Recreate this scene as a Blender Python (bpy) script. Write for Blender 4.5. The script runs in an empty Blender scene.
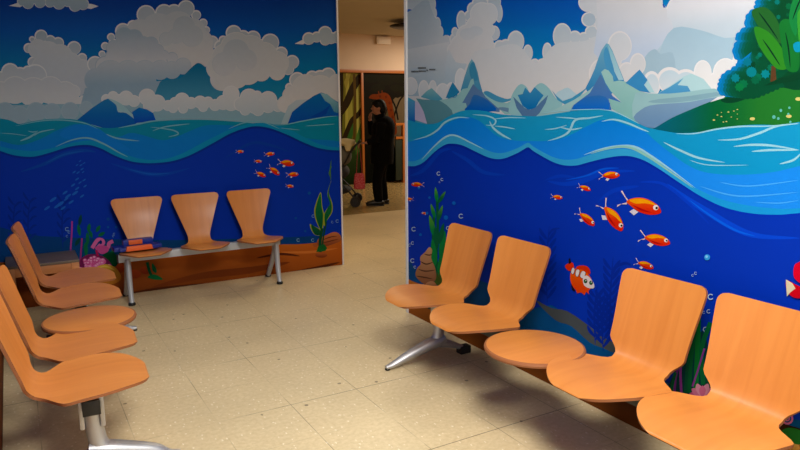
import bpy, bmesh, math, random
from mathutils import Vector, Matrix
from mathutils.geometry import tessellate_polygon
random.seed(7)
PI = math.pi
scn = bpy.context.scene
COL = scn.collection

# ------------------------------------------------------------------ camera
F_PX = 667.65; YAW = 0.523974545; PITCH = 0.177191421; ROLL = -0.00823470692; EYE = 1.6084
cy, sy, cp, sp = math.cos(YAW), math.sin(YAW), math.cos(PITCH), math.sin(PITCH)
fw = Vector((sy*cp, cy*cp, -sp)); r0 = Vector((cy, -sy, 0)); u0 = r0.cross(fw)
cr, sr = math.cos(ROLL), math.sin(ROLL)
rt = cr*r0 + sr*u0; up = -sr*r0 + cr*u0
cam = bpy.data.cameras.new('camera'); cam.sensor_width = 36; cam.lens = F_PX/800*36
cam.clip_start = 0.02
camo = bpy.data.objects.new('camera', cam); COL.objects.link(camo)
camo.matrix_world = Matrix(((rt.x, up.x, -fw.x, 0), (rt.y, up.y, -fw.y, 0), (rt.z, up.z, -fw.z, EYE), (0, 0, 0, 1)))
scn.camera = camo
scn.view_settings.view_transform = 'Standard'; scn.view_settings.look = 'None'
scn.view_settings.exposure = 0.0; scn.view_settings.gamma = 1.0
scn.view_settings.use_curve_mapping = False

# room measures (metres), room axis along +Y
XL, XR, YB, YF = -0.175, 2.59, 6.10, -1.6      # left wall, right wall, back wall, wall behind
YE = 4.37                                       # where the right wall stops
XE = 2.845                                      # where the back wall stops
H = 3.03
YFAR = 12.45

def lin(c):
    return tuple(((v/255)/12.92 if v/255 <= .04045 else ((v/255+.055)/1.055)**2.4) for v in c)

# ------------------------------------------------------------------ materials
def newmat(name):
    m = bpy.data.materials.new(name); m.use_nodes = True
    nt = m.node_tree; b = nt.nodes['Principled BSDF']
    return m, nt, b
def flat(name, c, rough=.5, metal=0., spec=.5, bump=0., bscale=200.):
    m, nt, b = newmat(name)
    n = nt.nodes.new('ShaderNodeTexNoise'); n.inputs['Scale'].default_value = 14; n.inputs['Detail'].default_value = 3
    mx = nt.nodes.new('ShaderNodeMixRGB'); mx.blend_type = 'MULTIPLY'; mx.inputs[0].default_value = .12
    mx.inputs[1].default_value = (*lin(c), 1)
    nt.links.new(n.outputs['Fac'], mx.inputs[2]); nt.links.new(mx.outputs[0], b.inputs['Base Color'])
    b.inputs['Roughness'].default_value = rough; b.inputs['Metallic'].default_value = metal
    b.inputs['Specular IOR Level'].default_value = spec
    if bump:
        n2 = nt.nodes.new('ShaderNodeTexNoise'); n2.inputs['Scale'].default_value = bscale
        bp = nt.nodes.new('ShaderNodeBump'); bp.inputs['Strength'].default_value = bump; bp.inputs['Distance'].default_value = .002
        nt.links.new(n2.outputs['Fac'], bp.inputs['Height']); nt.links.new(bp.outputs[0], b.inputs['Normal'])
    return m
def wood(name, light, dark, rough=.33, scale=(38, 2.2)):
    m, nt, b = newmat(name); N = nt.nodes; L = nt.links
    uv = N.new('ShaderNodeUVMap'); uv.uv_map = 'grain'
    mp = N.new('ShaderNodeMapping'); mp.inputs['Scale'].default_value = (scale[0], scale[1], 1)
    oi = N.new('ShaderNodeObjectInfo')
    ad = N.new('ShaderNodeVectorMath'); ad.operation = 'MULTIPLY_ADD'
    ad.inputs[1].default_value = (1, 1, 1)
    cmb = N.new('ShaderNodeCombineXYZ')
    ml = N.new('ShaderNodeMath'); ml.operation = 'MULTIPLY'; ml.inputs[1].default_value = 31.
    L.new(oi.outputs['Random'], ml.inputs[0]); L.new(ml.outputs[0], cmb.inputs[0]); L.new(ml.outputs[0], cmb.inputs[1])
    L.new(uv.outputs[0], mp.inputs[0]); L.new(mp.outputs[0], ad.inputs[0]); L.new(cmb.outputs[0], ad.inputs[2])
    n1 = N.new('ShaderNodeTexNoise'); n1.inputs['Scale'].default_value = 1; n1.inputs['Detail'].default_value = 6; n1.inputs['Distortion'].default_value = .6
    L.new(ad.outputs[0], n1.inputs['Vector'])
    n2 = N.new('ShaderNodeTexNoise'); n2.inputs['Scale'].default_value = .22; n2.inputs['Detail'].default_value = 2
    L.new(ad.outputs[0], n2.inputs['Vector'])
    mixf = N.new('ShaderNodeMath'); mixf.operation = 'MULTIPLY_ADD'; mixf.inputs[1].default_value = .5
    L.new(n1.outputs['Fac'], mixf.inputs[0])
    h = N.new('ShaderNodeMath'); h.operation = 'MULTIPLY'; h.inputs[1].default_value = .5
    L.new(n2.outputs['Fac'], h.inputs[0]); L.new(h.outputs[0], mixf.inputs[2])
    cr_ = N.new('ShaderNodeValToRGB')
    cr_.color_ramp.elements[0].position = .25; cr_.color_ramp.elements[0].color = (*lin(dark), 1)
    cr_.color_ramp.elements[1].position = .62; cr_.color_ramp.elements[1].color = (*lin(light), 1)
    L.new(mixf.outputs[0], cr_.inputs[0]); L.new(cr_.outputs[0], b.inputs['Base Color'])
    b.inputs['Roughness'].default_value = rough
    return m
M = {}
M['wood'] = wood('beech_plywood', (203, 126, 56), (186, 108, 42), .36, (26, 1.6))
M['wood_edge'] = flat('plywood_edge', (150, 88, 46), .55)
M['wood_bench'] = wood('bench_plywood', (202, 128, 62), (180, 106, 46), .3, (26, 1.6))
M['wood_table'] = wood('table_wood', (200, 128, 72), (165, 98, 52), .4, (20, 3))
M['wood_top'] = wood('table_top_wood', (112, 94, 76), (88, 72, 56), .35, (20, 3))
M['alu'] = flat('cast_aluminium', (190, 188, 186), .42, .75)
M['steel'] = flat('satin_steel_beam', (150, 152, 155), .38, .9)
M['grey_paint'] = flat('grey_painted_steel', (178, 180, 182), .35, .2)
M['black'] = flat('black_plastic', (14, 14, 15), .4)
M['rubber'] = flat('black_rubber', (10, 10, 10), .6)
M['white_trim'] = flat('white_aluminium_trim', (214, 210, 205), .45)
M['wall'] = flat('painted_plaster', (228, 230, 232), .7, bump=.15)
M['hall_wall'] = flat('peach_plaster', (222, 196, 170), .7, bump=.15)
M['ceiling'] = flat('ceiling_plaster', (226, 228, 228), .8, bump=.1)
M['hall_ceiling'] = flat('hall_ceiling_plaster', (196, 184, 158), .8, bump=.1)
M['orange_wood'] = flat('orange_varnished_wood', (176, 100, 36), .35)
M['coat'] = flat('black_wool', (5, 5, 6), .9, 0, .1, bump=.3, bscale=400)
M['trouser'] = flat('black_trouser_cloth', (5, 5, 6), .9, 0, .1)
M['shoe'] = flat('black_leather', (12, 11, 11), .35)
M['skin'] = flat('skin', (160, 108, 84), .5)
M['hair'] = flat('dark_hair', (7, 6, 6), .6, 0, .2)
M['eye'] = flat('eye', (30, 22, 20), .2)
M['stroller_cloth'] = flat('charcoal_stroller_cloth', (40, 40, 42), .85, bump=.2)
M['stroller_grey'] = flat('grey_stroller_cloth', (98, 94, 84), .85, bump=.2)
M['cream'] = flat('cream_fleece', (205, 188, 140), .9, bump=.4)
M['dark_metal'] = flat('dark_metal', (50, 50, 52), .35, .7)
M['toy_blue'] = flat('blue_plastic', (16, 38, 130), .4)
M['toy_orange'] = flat('orange_plastic', (235, 98, 30), .45)
M['ivory'] = flat('ivory_plastic', (240, 222, 200), .4)
M['dark_board'] = flat('dark_green_board', (24, 40, 28), .5)

def bag_mat():
    m, nt, b = newmat('red_patterned_cloth')
    v = nt.nodes.new('ShaderNodeTexVoronoi'); v.inputs['Scale'].default_value = 26
    c = nt.nodes.new('ShaderNodeValToRGB')
    c.color_ramp.elements[0].position = .25; c.color_ramp.elements[0].color = (*lin((225, 150, 150)), 1)
    c.color_ramp.elements[1].position = .42; c.color_ramp.elements[1].color = (*lin((175, 22, 48)), 1)
    nt.links.new(v.outputs['Distance'], c.inputs[0]); nt.links.new(c.outputs[0], b.inputs['Base Color'])
    b.inputs['Roughness'].default_value = .7
    return m
M['bag'] = bag_mat()

def print_mat(name, rough=.6, spec=.06):
    m, nt, b = newmat(name)
    a = nt.nodes.new('ShaderNodeAttribute'); a.attribute_name = 'print'
    hs = nt.nodes.new('ShaderNodeHueSaturation'); hs.inputs['Saturation'].default_value = 1.03; nt.links.new(a.outputs['Color'], hs.inputs['Color'])
    n = nt.nodes.new('ShaderNodeTexNoise'); n.inputs['Scale'].default_value = 60
    mx = nt.nodes.new('ShaderNodeMixRGB'); mx.blend_type = 'MULTIPLY'; mx.inputs[0].default_value = .06
    nt.links.new(hs.outputs['Color'], mx.inputs[1]); nt.links.new(n.outputs['Fac'], mx.inputs[2])
    nt.links.new(mx.outputs[0], b.inputs['Base Color'])
    b.inputs['Roughness'].default_value = rough; b.inputs['Specular IOR Level'].default_value = spec
    return m
M['print'] = print_mat('printed_vinyl')
M['print_hall'] = print_mat('printed_vinyl_hall', .5)

def floor_mat():
    m, nt, b = newmat('vinyl_tile_floor'); N = nt.nodes; L = nt.links
    tc = N.new('ShaderNodeTexCoord')
    sx = N.new('ShaderNodeSeparateXYZ'); L.new(tc.outputs['Object'], sx.inputs[0])
    def math_(op, a, bv=None, c=None):
        n = N.new('ShaderNodeMath'); n.operation = op
        for i, v in enumerate((a, bv, c)):
            if v is None: continue
            if hasattr(v, 'is_output'): L.new(v, n.inputs[i])
            else: n.inputs[i].default_value = v
        return n.outputs[0]
    def seam(coord, off, period, width):
        t = math_('ADD', coord, -off + 100*period)
        t = math_('MODULO', t, period)
        t = math_('SUBTRACT', t, period/2); t = math_('ABSOLUTE', t)
        t = math_('SUBTRACT', period/2, t)           # distance to the seam
        return math_('LESS_THAN', t, width)
    nz = N.new('ShaderNodeTexNoise'); nz.inputs['Scale'].default_value = 2.3; nz.inputs['Detail'].default_value = 3
    L.new(tc.outputs['Object'], nz.inputs['Vector'])
    vis = N.new('ShaderNodeMapRange'); vis.inputs[1].default_value = .4; vis.inputs[2].default_value = .58
    vis.inputs[3].default_value = .12; vis.inputs[4].default_value = 1
    L.new(nz.outputs['Fac'], vis.inputs[0])
    s1 = math_('MULTIPLY', seam(sx.outputs[1], 4.07, .8, .0024), .8)
    s2 = math_('MULTIPLY', seam(sx.outputs[1], 4.47, .8, .0017), .3)
    s3 = math_('MULTIPLY', seam(sx.outputs[0], .789, .4, .002), .55)
    seams = math_('MAXIMUM', s1, math_('MAXIMUM', s2, s3))
    seams = math_('MULTIPLY', seams, vis.outputs[0])
    # soft clouding of the tile, flecks light and dark
    n1 = N.new('ShaderNodeTexNoise'); n1.inputs['Scale'].default_value = 42; n1.inputs['Detail'].default_value = 6; n1.inputs['Roughness'].default_value = .62
    L.new(tc.outputs['Object'], n1.inputs['Vector'])
    r1 = N.new('ShaderNodeValToRGB')
    e = r1.color_ramp.elements
    e[0].position = .25; e[0].color = (*lin((198, 173, 128)), 1)
    e[1].position = .72; e[1].color = (*lin((220, 197, 154)), 1)
    L.new(n1.outputs['Fac'], r1.inputs[0])
    nb = N.new('ShaderNodeTexNoise'); nb.inputs['Scale'].default_value = 1.1; nb.inputs['Detail'].default_value = 3
    L.new(tc.outputs['Object'], nb.inputs['Vector'])
    v1 = N.new('ShaderNodeTexVoronoi'); v1.inputs['Scale'].default_value = 34
    mp = N.new('ShaderNodeMapping'); mp.inputs['Scale'].default_value = (1, .55, 1); mp.inputs['Rotation'].default_value = (0, 0, .5)
    L.new(tc.outputs['Object'], mp.inputs[0]); L.new(mp.outputs[0], v1.inputs['Vector'])
    n4 = N.new('ShaderNodeTexNoise'); n4.inputs['Scale'].default_value = 80; L.new(tc.outputs['Object'], n4.inputs['Vector'])
    fl = math_('LESS_THAN', math_('MULTIPLY_ADD', n4.outputs['Fac'], .35, v1.outputs['Distance']), .31)
    mx = N.new('ShaderNodeMixRGB'); mx.inputs[2].default_value = (*lin((240, 224, 192)), 1)
    L.new(math_('MULTIPLY', fl, .8), mx.inputs[0]); L.new(r1.outputs[0], mx.inputs[1])
    v2 = N.new('ShaderNodeTexVoronoi'); v2.inputs['Scale'].default_value = 5.2; v2.inputs['Randomness'].default_value = 1
    L.new(tc.outputs['Object'], v2.inputs['Vector'])
    fd = math_('LESS_THAN', math_('MULTIPLY_ADD', n4.outputs['Fac'], .06, v2.outputs['Distance']), .085)
    mx2 = N.new('ShaderNodeMixRGB'); mx2.inputs[2].default_value = (*lin((80, 62, 40)), 1)
    L.new(math_('MULTIPLY', fd, .75), mx2.inputs[0]); L.new(mx.outputs[0], mx2.inputs[1])
    mx3 = N.new('ShaderNodeMixRGB'); mx3.inputs[2].default_value = (*lin((62, 46, 30)), 1)
    L.new(seams, mx3.inputs[0]); L.new(mx2.outputs[0], mx3.inputs[1])
    # worn patches
    wr = N.new('ShaderNodeMapRange'); wr.inputs[1].default_value = .35; wr.inputs[2].default_value = .7
    wr.inputs[3].default_value = .88; wr.inputs[4].default_value = 1.04
    L.new(nb.outputs['Fac'], wr.inputs[0])
    mx4 = N.new('ShaderNodeMixRGB'); mx4.blend_type = 'MULTIPLY'; mx4.inputs[0].default_value = 1
    L.new(mx3.outputs[0], mx4.inputs[1]); L.new(wr.outputs[0], mx4.inputs[2])
    L.new(mx4.outputs[0], b.inputs['Base Color'])
    rr = N.new('ShaderNodeMapRange'); rr.inputs[3].default_value = .3; rr.inputs[4].default_value = .42
    L.new(n1.outputs['Fac'], rr.inputs[0]); L.new(rr.outputs[0], b.inputs['Roughness'])
    b.inputs['Specular IOR Level'].default_value = .35
    return m
M['floor'] = floor_mat()
def hallfloor_mat():
    m, nt, b = newmat('hall_vinyl_floor'); N = nt.nodes; L = nt.links
    tc = N.new('ShaderNodeTexCoord')
    n1 = N.new('ShaderNodeTexNoise'); n1.inputs['Scale'].default_value = 20; n1.inputs['Detail'].default_value = 6
    L.new(tc.outputs['Object'], n1.inputs['Vector'])
    r1 = N.new('ShaderNodeValToRGB'); e = r1.color_ramp.elements
    e[0].position = .3; e[0].color = (*lin((150, 122, 76)), 1); e[1].position = .72; e[1].color = (*lin((180, 152, 100)), 1)
    L.new(n1.outputs['Fac'], r1.inputs[0]); L.new(r1.outputs[0], b.inputs['Base Color'])
    b.inputs['Roughness'].default_value = .2
    return m
M['hall_floor'] = hallfloor_mat()

# ------------------------------------------------------------------ mesh helpers
def link(name, me, parent=None):
    o = bpy.data.objects.new(name, me); COL.objects.link(o)
    if parent: o.parent = parent
    return o
def obj(name, bm, mats, parent=None, smooth=35):
    me = bpy.data.meshes.new(name)
    bmesh.ops.recalc_face_normals(bm, faces=bm.faces[:])
    bm.to_mesh(me); bm.free()
    for m in (mats if isinstance(mats, (list, tuple)) else [mats]): me.materials.append(m)
    if smooth:
        for p in me.polygons: p.use_smooth = True
        me.set_sharp_from_angle(angle=math.radians(smooth))
    return link(name, me, parent)
def thing(name, label, cat, loc=(0, 0, 0), rz=0., group=None):
    o = bpy.data.objects.new(name, None); COL.objects.link(o)
    o.empty_display_size = .1
    o.location = loc; o.rotation_euler = (0, 0, rz)
    tag(o, label, cat, group); return o
def tag(o, label, cat, group=None):
    o['label'] = label; o['category'] = cat
    if group: o['group'] = group
    return o
def struct(o): o['kind'] = 'structure'; return o
def box(bm, lo, hi, bev=0., mi=0, rot=None):
    r = bmesh.ops.create_cube(bm, size=1)
    vs = r['verts']
    for v in vs:
        v.co = Vector([lo[i] + (v.co[i]+.5)*(hi[i]-lo[i]) for i in range(3)])
    fs = {f for v in vs for f in v.link_faces}
    for f in fs: f.material_index = mi
    if bev:
        es = {e for v in vs for e in v.link_edges}
        rr = bmesh.ops.bevel(bm, geom=list(es), offset=bev, segments=2, profile=.7, affect='EDGES')
        vs = list({v for f in rr['faces'] for v in f.verts} | {v for v in vs if v.is_valid})
    if rot is not None:
        bmesh.ops.transform(bm, matrix=rot, verts=[v for v in vs if v.is_valid])
    return vs
def catmull(pts, n=8, closed=False):
    P = [tuple(p) for p in pts]; out = []; N = len(P)
    segs = N if closed else N-1
    for i in range(segs):
        if closed: a, b, c, d = P[(i-1) % N], P[i], P[(i+1) % N], P[(i+2) % N]
        else: a, b, c, d = P[max(i-1, 0)], P[i], P[i+1], P[min(i+2, N-1)]
        for k in range(n):
            t = k/n
            out.append(tuple(.5*(2*b[j] + (c[j]-a[j])*t + (2*a[j]-5*b[j]+4*c[j]-d[j])*t*t + (3*b[j]-a[j]-3*c[j]+d[j])*t**3) for j in range(len(b))))
    if not closed: out.append(P[-1])
    return out
def sweep(bm, pts, radii, seg=12, squash=(1, 1), n=0, mi=0, upv=(0, 0, 1), capround=False):
    """a tapering tube through the points; squash = (side, normal) scale of its section"""
    if not isinstance(radii, (list, tuple)): radii = [radii]*len(pts)
    if n:
        q = catmull([(*p, r) for p, r in zip(pts, radii)], n)
        pts = [p[:3] for p in q]; radii = [p[3] for p in q]
    pts = [Vector(p) for p in pts]
    if capround:
        d0 = (pts[0]-pts[1]).normalized(); d1 = (pts[-1]-pts[-2]).normalized()
        pts = [pts[0]+d0*radii[0]*.75, pts[0]+d0*radii[0]*.4] + pts + [pts[-1]+d1*radii[-1]*.4, pts[-1]+d1*radii[-1]*.75]
        radii = [radii[0]*.35, radii[0]*.82] + list(radii) + [radii[-1]*.82, radii[-1]*.35]
    rings = []; side = None
    for i, p in enumerate(pts):
        t = (pts[min(i+1, len(pts)-1)] - pts[max(i-1, 0)]).normalized()
        if side is None:
            u = Vector(upv)
            if abs(t.dot(u)) > .95: u = Vector((1, 0, 0))
            side = t.cross(u).normalized()
        else:
            side = (side - t*side.dot(t)).normalized()
        nn = side.cross(t)
        rings.append([bm.verts.new(p + radii[i]*(side*math.cos(a)*squash[0] + nn*math.sin(a)*squash[1])) for a in [2*PI*k/seg for k in range(seg)]])
    for a, b in zip(rings, rings[1:]):
        for k in range(seg):
            f = bm.faces.new((a[k], a[(k+1) % seg], b[(k+1) % seg], b[k])); f.material_index = mi
    f = bm.faces.new(rings[0]); f.material_index = mi
    f = bm.faces.new(rings[-1][::-1]); f.material_index = mi
def ellipsoid(bm, c, r, rot=None, seg=20, rings=12):
    q = bmesh.ops.create_uvsphere(bm, u_segments=seg, v_segments=rings, radius=1)
    m = Matrix.Translation(c) @ (rot.to_4x4() if rot is not None else Matrix.Identity(4)) @ Matrix.Diagonal((*r, 1))
    bmesh.ops.transform(bm, matrix=m, verts=q['verts'])
def lathe(bm, prof, c=(0, 0, 0), seg=28, mi=0):
    rings = []
    for r, z in prof:
        rings.append([bm.verts.new((c[0]+r*math.cos(2*PI*k/seg), c[1]+r*math.sin(2*PI*k/seg), c[2]+z)) for k in range(seg)])
    for a, b in zip(rings, rings[1:]):
        for k in range(seg):
            f = bm.faces.new((a[k], a[(k+1) % seg], b[(k+1) % seg], b[k])); f.material_index = mi
    f = bm.faces.new(rings[0][::-1]); f.material_index = mi
    f = bm.faces.new(rings[-1]); f.material_index = mi
def quad(name, pts, mat, parent=None):
    bm = bmesh.new(); bm.faces.new([bm.verts.new(p) for p in pts])
    return obj(name, bm, mat, parent, 0)

# ------------------------------------------------------------------ setting
def slab(name, lo, hi, mat):
    bm = bmesh.new(); box(bm, lo, hi)
    return struct(obj(name, bm, mat, None, 0))
YJ = 8.93
slab('floor', (XL-.1, YF-.1, -.1), (9.0, YJ, 0), M['floor'])
slab('floor_hall', (2.0, YJ, -.1), (9.0, YFAR+.1, 0), M['hall_floor'])
slab('wall_left', (XL-.1, YF-.1, 0), (XL, YB+.1, H), M['wall'])
slab('wall_back', (XL, YB, 0), (XE, YB+.1, H), M['wall'])
slab('wall_right', (XR, YF-.1, 0), (XR+.1, YE, H), M['wall'])
slab('wall_front', (XL, YF-.1, 0), (XR, YF, H), M['wall'])
slab('wall_far', (2.0, YFAR, 0), (9.0, YFAR+.1, H), M['hall_wall'])
slab('wall_hall_left', (1.9, YB+.1, 0), (2.0, YFAR+.1, H), M['hall_wall'])
slab('wall_hall_right', (9.0, YE-.1, 0), (9.1, YFAR+.1, H), M['hall_wall'])
slab('wall_hall_front', (XR+.1, YE-.1, 0), (9.0, YE, H), M['hall_wall'])
slab('ceiling', (XL-.1, YF-.1, H), (9.1, 6.2, H+.1), M['ceiling'])
slab('ceiling_hall', (1.9, 6.2, H), (9.1, YFAR+.1, H+.1), M['hall_ceiling'])
slab('trim_1', (XR-.014, YE-.022, 0), (XR+.1, YE+.004, H), M['white_trim'])
slab('trim_2', (XE-.012, YB-.012, 0), (XE+.004, YB+.1, H), M['white_trim'])

# ------------------------------------------------------------------ printed murals
def ray(px, py):
    return rt*((px-400)/F_PX) + up*((225-py)/F_PX) + fw
class Wall:
    """a flat printed sheet on one wall: shapes are drawn in wall metres (u along the wall, v up)"""
    def __init__(s, axis, at, u0, u1, v0, v1, nrm, bright=1.):
        s.axis, s.at, s.rect, s.nrm, s.k = axis, at, (u0, u1, v0, v1), nrm, bright
        s.layer = 0
    def uv(s, p):
        d = ray(*p)
        t = s.at/d.x if s.axis == 'X' else s.at/d.y
        q = d*t
        return (q.y if s.axis == 'X' else q.x, q.z+EYE)
    def px(s, u, v):
        q = Vector((s.at, u, v-EYE)) if s.axis == 'X' else Vector((u, s.at, v-EYE))
        z = q.dot(fw)
        return (400+F_PX*q.dot(rt)/z, 225-F_PX*q.dot(up)/z)
    def co(s, u, v, off):
        return Vector((s.at+s.nrm*off, u, v)) if s.axis == 'X' else Vector((u, s.at+s.nrm*off, v))
class Art:
    def __init__(s, wall): s.w = wall; s.V = []; s.C = []; s.F = []
    def colour(s, c, p):
        if callable(c): return c(*p)
        if len(c) == 4 and isinstance(c[0], tuple):        # (colour a, colour b, from, to) down the print
            t = min(max((p[1]-c[2])/(c[3]-c[2]), 0), 1)
            a, b = lin(c[0]), lin(c[1]); k = s.w.k
            return tuple(min((a[i]+(b[i]-a[i])*t)*k, .88) for i in range(3))
        return tuple(min(x*s.w.k, .88) for x in lin(c))
    def poly(s, pts, c, smooth=0, closed=True):
        if smooth: pts = catmull(pts, smooth, closed)
        uv = [s.w.uv(p) for p in pts]
        u0, u1, v0, v1 = s.w.rect
        for ax, lim, sg in ((0, u0, 1), (0, u1, -1), (1, v0, 1), (1, v1, -1)):
            out = []
            for a, b in zip(uv, uv[1:]+uv[:1]):
                ia, ib = (a[ax]-lim)*sg >= 0, (b[ax]-lim)*sg >= 0
                if ia: out.append(a)
                if ia != ib:
                    t = (lim-a[ax])/(b[ax]-a[ax]); out.append(tuple(a[j]+(b[j]-a[j])*t for j in range(2)))
            uv = out
            if len(uv) < 3: return
        s.w.layer += 1; off = .0005 + s.w.layer*.000012
        n0 = len(s.V)
        for q in uv:
            s.V.append(s.w.co(*q, off)); s.C.append(s.colour(c, s.w.px(*q)))
        for t in tessellate_polygon([[Vector((a, b, 0)) for a, b in uv]]):
            s.F.append(tuple(n0+i for i in t))
    def disc(s, cx, cy, r, ry=None, c=(255, 255, 255), ang=0, n=22):
        ry = ry or r; ca, sa = math.cos(ang), math.sin(ang)
        s.poly([(cx+r*math.cos(t)*ca-ry*math.sin(t)*sa, cy+r*math.cos(t)*sa+ry*math.sin(t)*ca) for t in [2*PI*k/n for k in range(n)]], c)
    def ring(s, cx, cy, r, w, c, a0=0, a1=2*PI):
        n = 14; o = [(cx+r*math.cos(a0+(a1-a0)*k/n), cy+r*math.sin(a0+(a1-a0)*k/n)) for k in range(n+1)]
        i = [(cx+(r-w)*math.cos(a0+(a1-a0)*k/n), cy+(r-w)*math.sin(a0+(a1-a0)*k/n)) for k in range(n+1)]
        for k in range(n): s.poly([o[k], o[k+1], i[k+1], i[k]], c)
    def stroke(s, pts, w, c, taper=True, n=7):
        q = catmull(pts, n); L = len(q); a = []; b = []
        for i, p in enumerate(q):
            d = Vector(q[min(i+1, L-1)])-Vector(q[max(i-1, 0)]); d.normalize()
            t = i/(L-1); ww = w*.5*((math.sin(PI*t)**.7 if taper else 1)+.02)
            a.append((p[0]-d.y*ww, p[1]+d.x*ww)); b.append((p[0]+d.y*ww, p[1]-d.x*ww))
        s.poly(a+b[::-1], c)
    def build(s, name, mat, parent=None):
        me = bpy.data.meshes.new(name)
        base = s.V[0].copy()
        me.from_pydata(s.V, [], s.F); me.materials.append(mat)
        at = me.color_attributes.new('print', 'FLOAT_COLOR', 'POINT')
        for i, c in enumerate(s.C): at.data[i].color = (*c, 1)
        me.update()
        return link(name, me, parent)
def cloud(A, puffs, body, rim=(214, 212, 210), r=1.0, shade=None, y0=0, y1=100):
    """overlapping puffs: pale rim outside, shaded inside"""
    for p in puffs: A.disc(p[0], p[1], p[2], p[3] if len(p) > 3 else None, rim)
    for p in puffs:
        ry = p[3] if len(p) > 3 else p[2]
        A.disc(p[0]+.3, p[1]+r*.5, max(p[2]-r, .5), max(ry-r, .5), body)

# ---- back wall ------------------------------------------------------------
KP = 0.72          # print reflectance against the colours read off the photograph
WB = Wall('Y', YB, XL, XE-.012, 0, H, -1, KP)
A = Art(WB)
def band(A, x0, x1, stops):
    for (ya, ca), (yb, cb) in zip(stops, stops[1:]):
        A.poly([(x0, ya), (x1, ya), (x1, yb), (x0, yb)], (ca, cb, ya, yb))
band(A, -60, 420, [(-130, (0, 45, 125)), (0, (0, 58, 145)), (30, (0, 82, 165)), (65, (14, 112, 165)), (100, (45, 135, 168)), (135, (90, 160, 175))])
GREY = (150, 166, 178); MID = (176, 184, 190); LITE = (212, 211, 210)
# strip of cloud along the top edge
S1 = (168, 184, 194)
A.poly([(9, 5.8), (20, 2), (24, 5), (20, 7.2)], LITE); A.poly([(86, 3.5), (92, 4), (98.5, 6.2), (91, 9), (86, 8)], LITE)
cloud(A, [(28, 3, 6), (22, 1, 5), (40, 2, 6), (50, 2, 5.5), (59, 3, 6.5), (68, 1, 6), (75, 5.5, 6.2), (83, 4, 6), (35, -4, 8), (55, -5, 9), (75, -5, 9)], (S1, (150, 170, 182), -10, 10), LITE, .8)
# big left cloud
cloud(A, [(50, 62, 6), (33, 62, 5.5), (74, 48, 7, 7), (82, 58, 5), (32, 39, 3), (41, 36, 6.5), (50, 41, 6), (58, 43, 6), (28.5, 48, 5)], ((160, 174, 182), (182, 187, 192), 35, 70), LITE, 1)
cloud(A, [(38, 49, 10), (48, 54, 13), (60, 57, 13), (70, 64, 12), (82, 70, 11), (45, 68, 14), (60, 75, 16), (75, 82, 15), (90, 85, 10)], ((188, 192, 196), (176, 184, 192), 45, 95), (190, 193, 196), .8)
cloud(A, [(10, 72, 9), (1, 79, 8), (20, 75, 8), (28, 72, 6.5), (35, 76, 12)], ((176, 184, 192), (190, 194, 198), 62, 90), LITE, 1)
cloud(A, [(15, 90, 14), (0, 94, 13), (33, 92, 15), (50, 90, 14), (65, 93, 12), (73, 92, 7.5), (84, 101, 6), (92, 98, 6), (100, 97, 5), (-12, 90, 14), (60, 102, 8), (76, 103, 7)], ((186, 190, 195), (200, 200, 200), 80, 108), (202, 202, 202), .7)
# central pile
cloud(A, [(113, 43, 4.5), (111, 37, 4), (105, 46, 4), (102, 54, 3.5), (95, 64, 8)], ((166, 178, 186), MID, 40, 60), LITE, .9)
cloud(A, [(123, 31, 8), (133, 26, 6), (146, 14.5, 9.5), (164, 13, 9), (174, 12, 8), (186, 8.5, 8.5), (196, 15, 5), (203, 23, 4.5), (206, 30, 4), (212, 42, 6.5)], ((166, 178, 186), (182, 188, 194), 5, 50), LITE, 1)
cloud(A, [(140, 33, 14), (158, 30, 17), (178, 28, 17), (192, 32, 14), (200, 42, 13), (150, 45, 16), (170, 52, 18), (188, 52, 19), (203, 55, 12), (196, 63, 10)], ((180, 186, 190), (198, 196, 194), 20, 62), (180, 186, 190), .3)
cloud(A, [(184, 27, 11), (176, 36, 8), (192, 36, 11), (166, 39, 7)], ((168, 179, 185), (184, 189, 192), 18, 46), (168, 179, 185), .2)
cloud(A, [(124, 36, 9), (134, 38, 9), (143, 43, 7), (151, 44, 7.5), (158, 50, 6), (164, 55, 5), (172, 58, 6), (114, 48, 8), (128, 50, 12), (145, 54, 10), (118, 60, 14), (135, 64, 14), (155, 62, 12), (105, 66, 10)], ((150, 168, 180), (188, 190, 194), 30, 60), (158, 172, 182), .5)
cloud(A, [(110, 75, 15), (128, 74, 14), (145, 73, 13), (160, 70, 10), (172, 70, 9), (183, 66, 8.5), (96, 80, 12), (110, 88, 14), (130, 88, 13), (148, 84, 9)], ((180, 186, 191), (142, 166, 182), 60, 84), (164, 178, 188), .3)
A.poly([(85, 88), (170, 80), (160, 108), (80, 108)], ((142, 166, 182), (140, 166, 182), 80, 108))
A.poly([(160, 90), (170, 88.5), (166, 91)], LITE)
# gap of blue sky with its ragged lower cloud
A.poly([(192, 67), (198, 63), (204, 66), (208, 72), (212, 85), (220, 91), (232, 92), (232, 104), (160, 104), (159, 84), (166, 80), (180, 78)], ((18, 104, 145), (70, 140, 168), 65, 100), 4)
# right hand cloud
cloud(A, [(223, 40, 4.5), (220, 46, 6), (233.5, 33, 8), (243, 37, 7), (253, 38, 7.5), (262, 45, 6), (270, 42.5, 9), (281, 53, 6.5), (292, 62, 7), (288, 69, 6)], ((164, 177, 186), MID, 28, 66), LITE, 1)
cloud(A, [(236, 48, 16), (250, 52, 17), (264, 56, 14), (277, 63, 12), (226, 58, 15), (218, 68, 12), (222, 79, 12), (235, 74, 15), (248, 72, 13), (261, 72, 9.5), (277, 72, 8.5), (230, 86, 6)], ((184, 189, 192), (196, 196, 195), 36, 78), (197, 197, 196), .5)
cloud(A, [(236, 52, 13), (224, 64, 12), (246, 60, 11)], ((172, 182, 188), (190, 192, 194), 42, 72), (176, 185, 190), .2)
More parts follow.
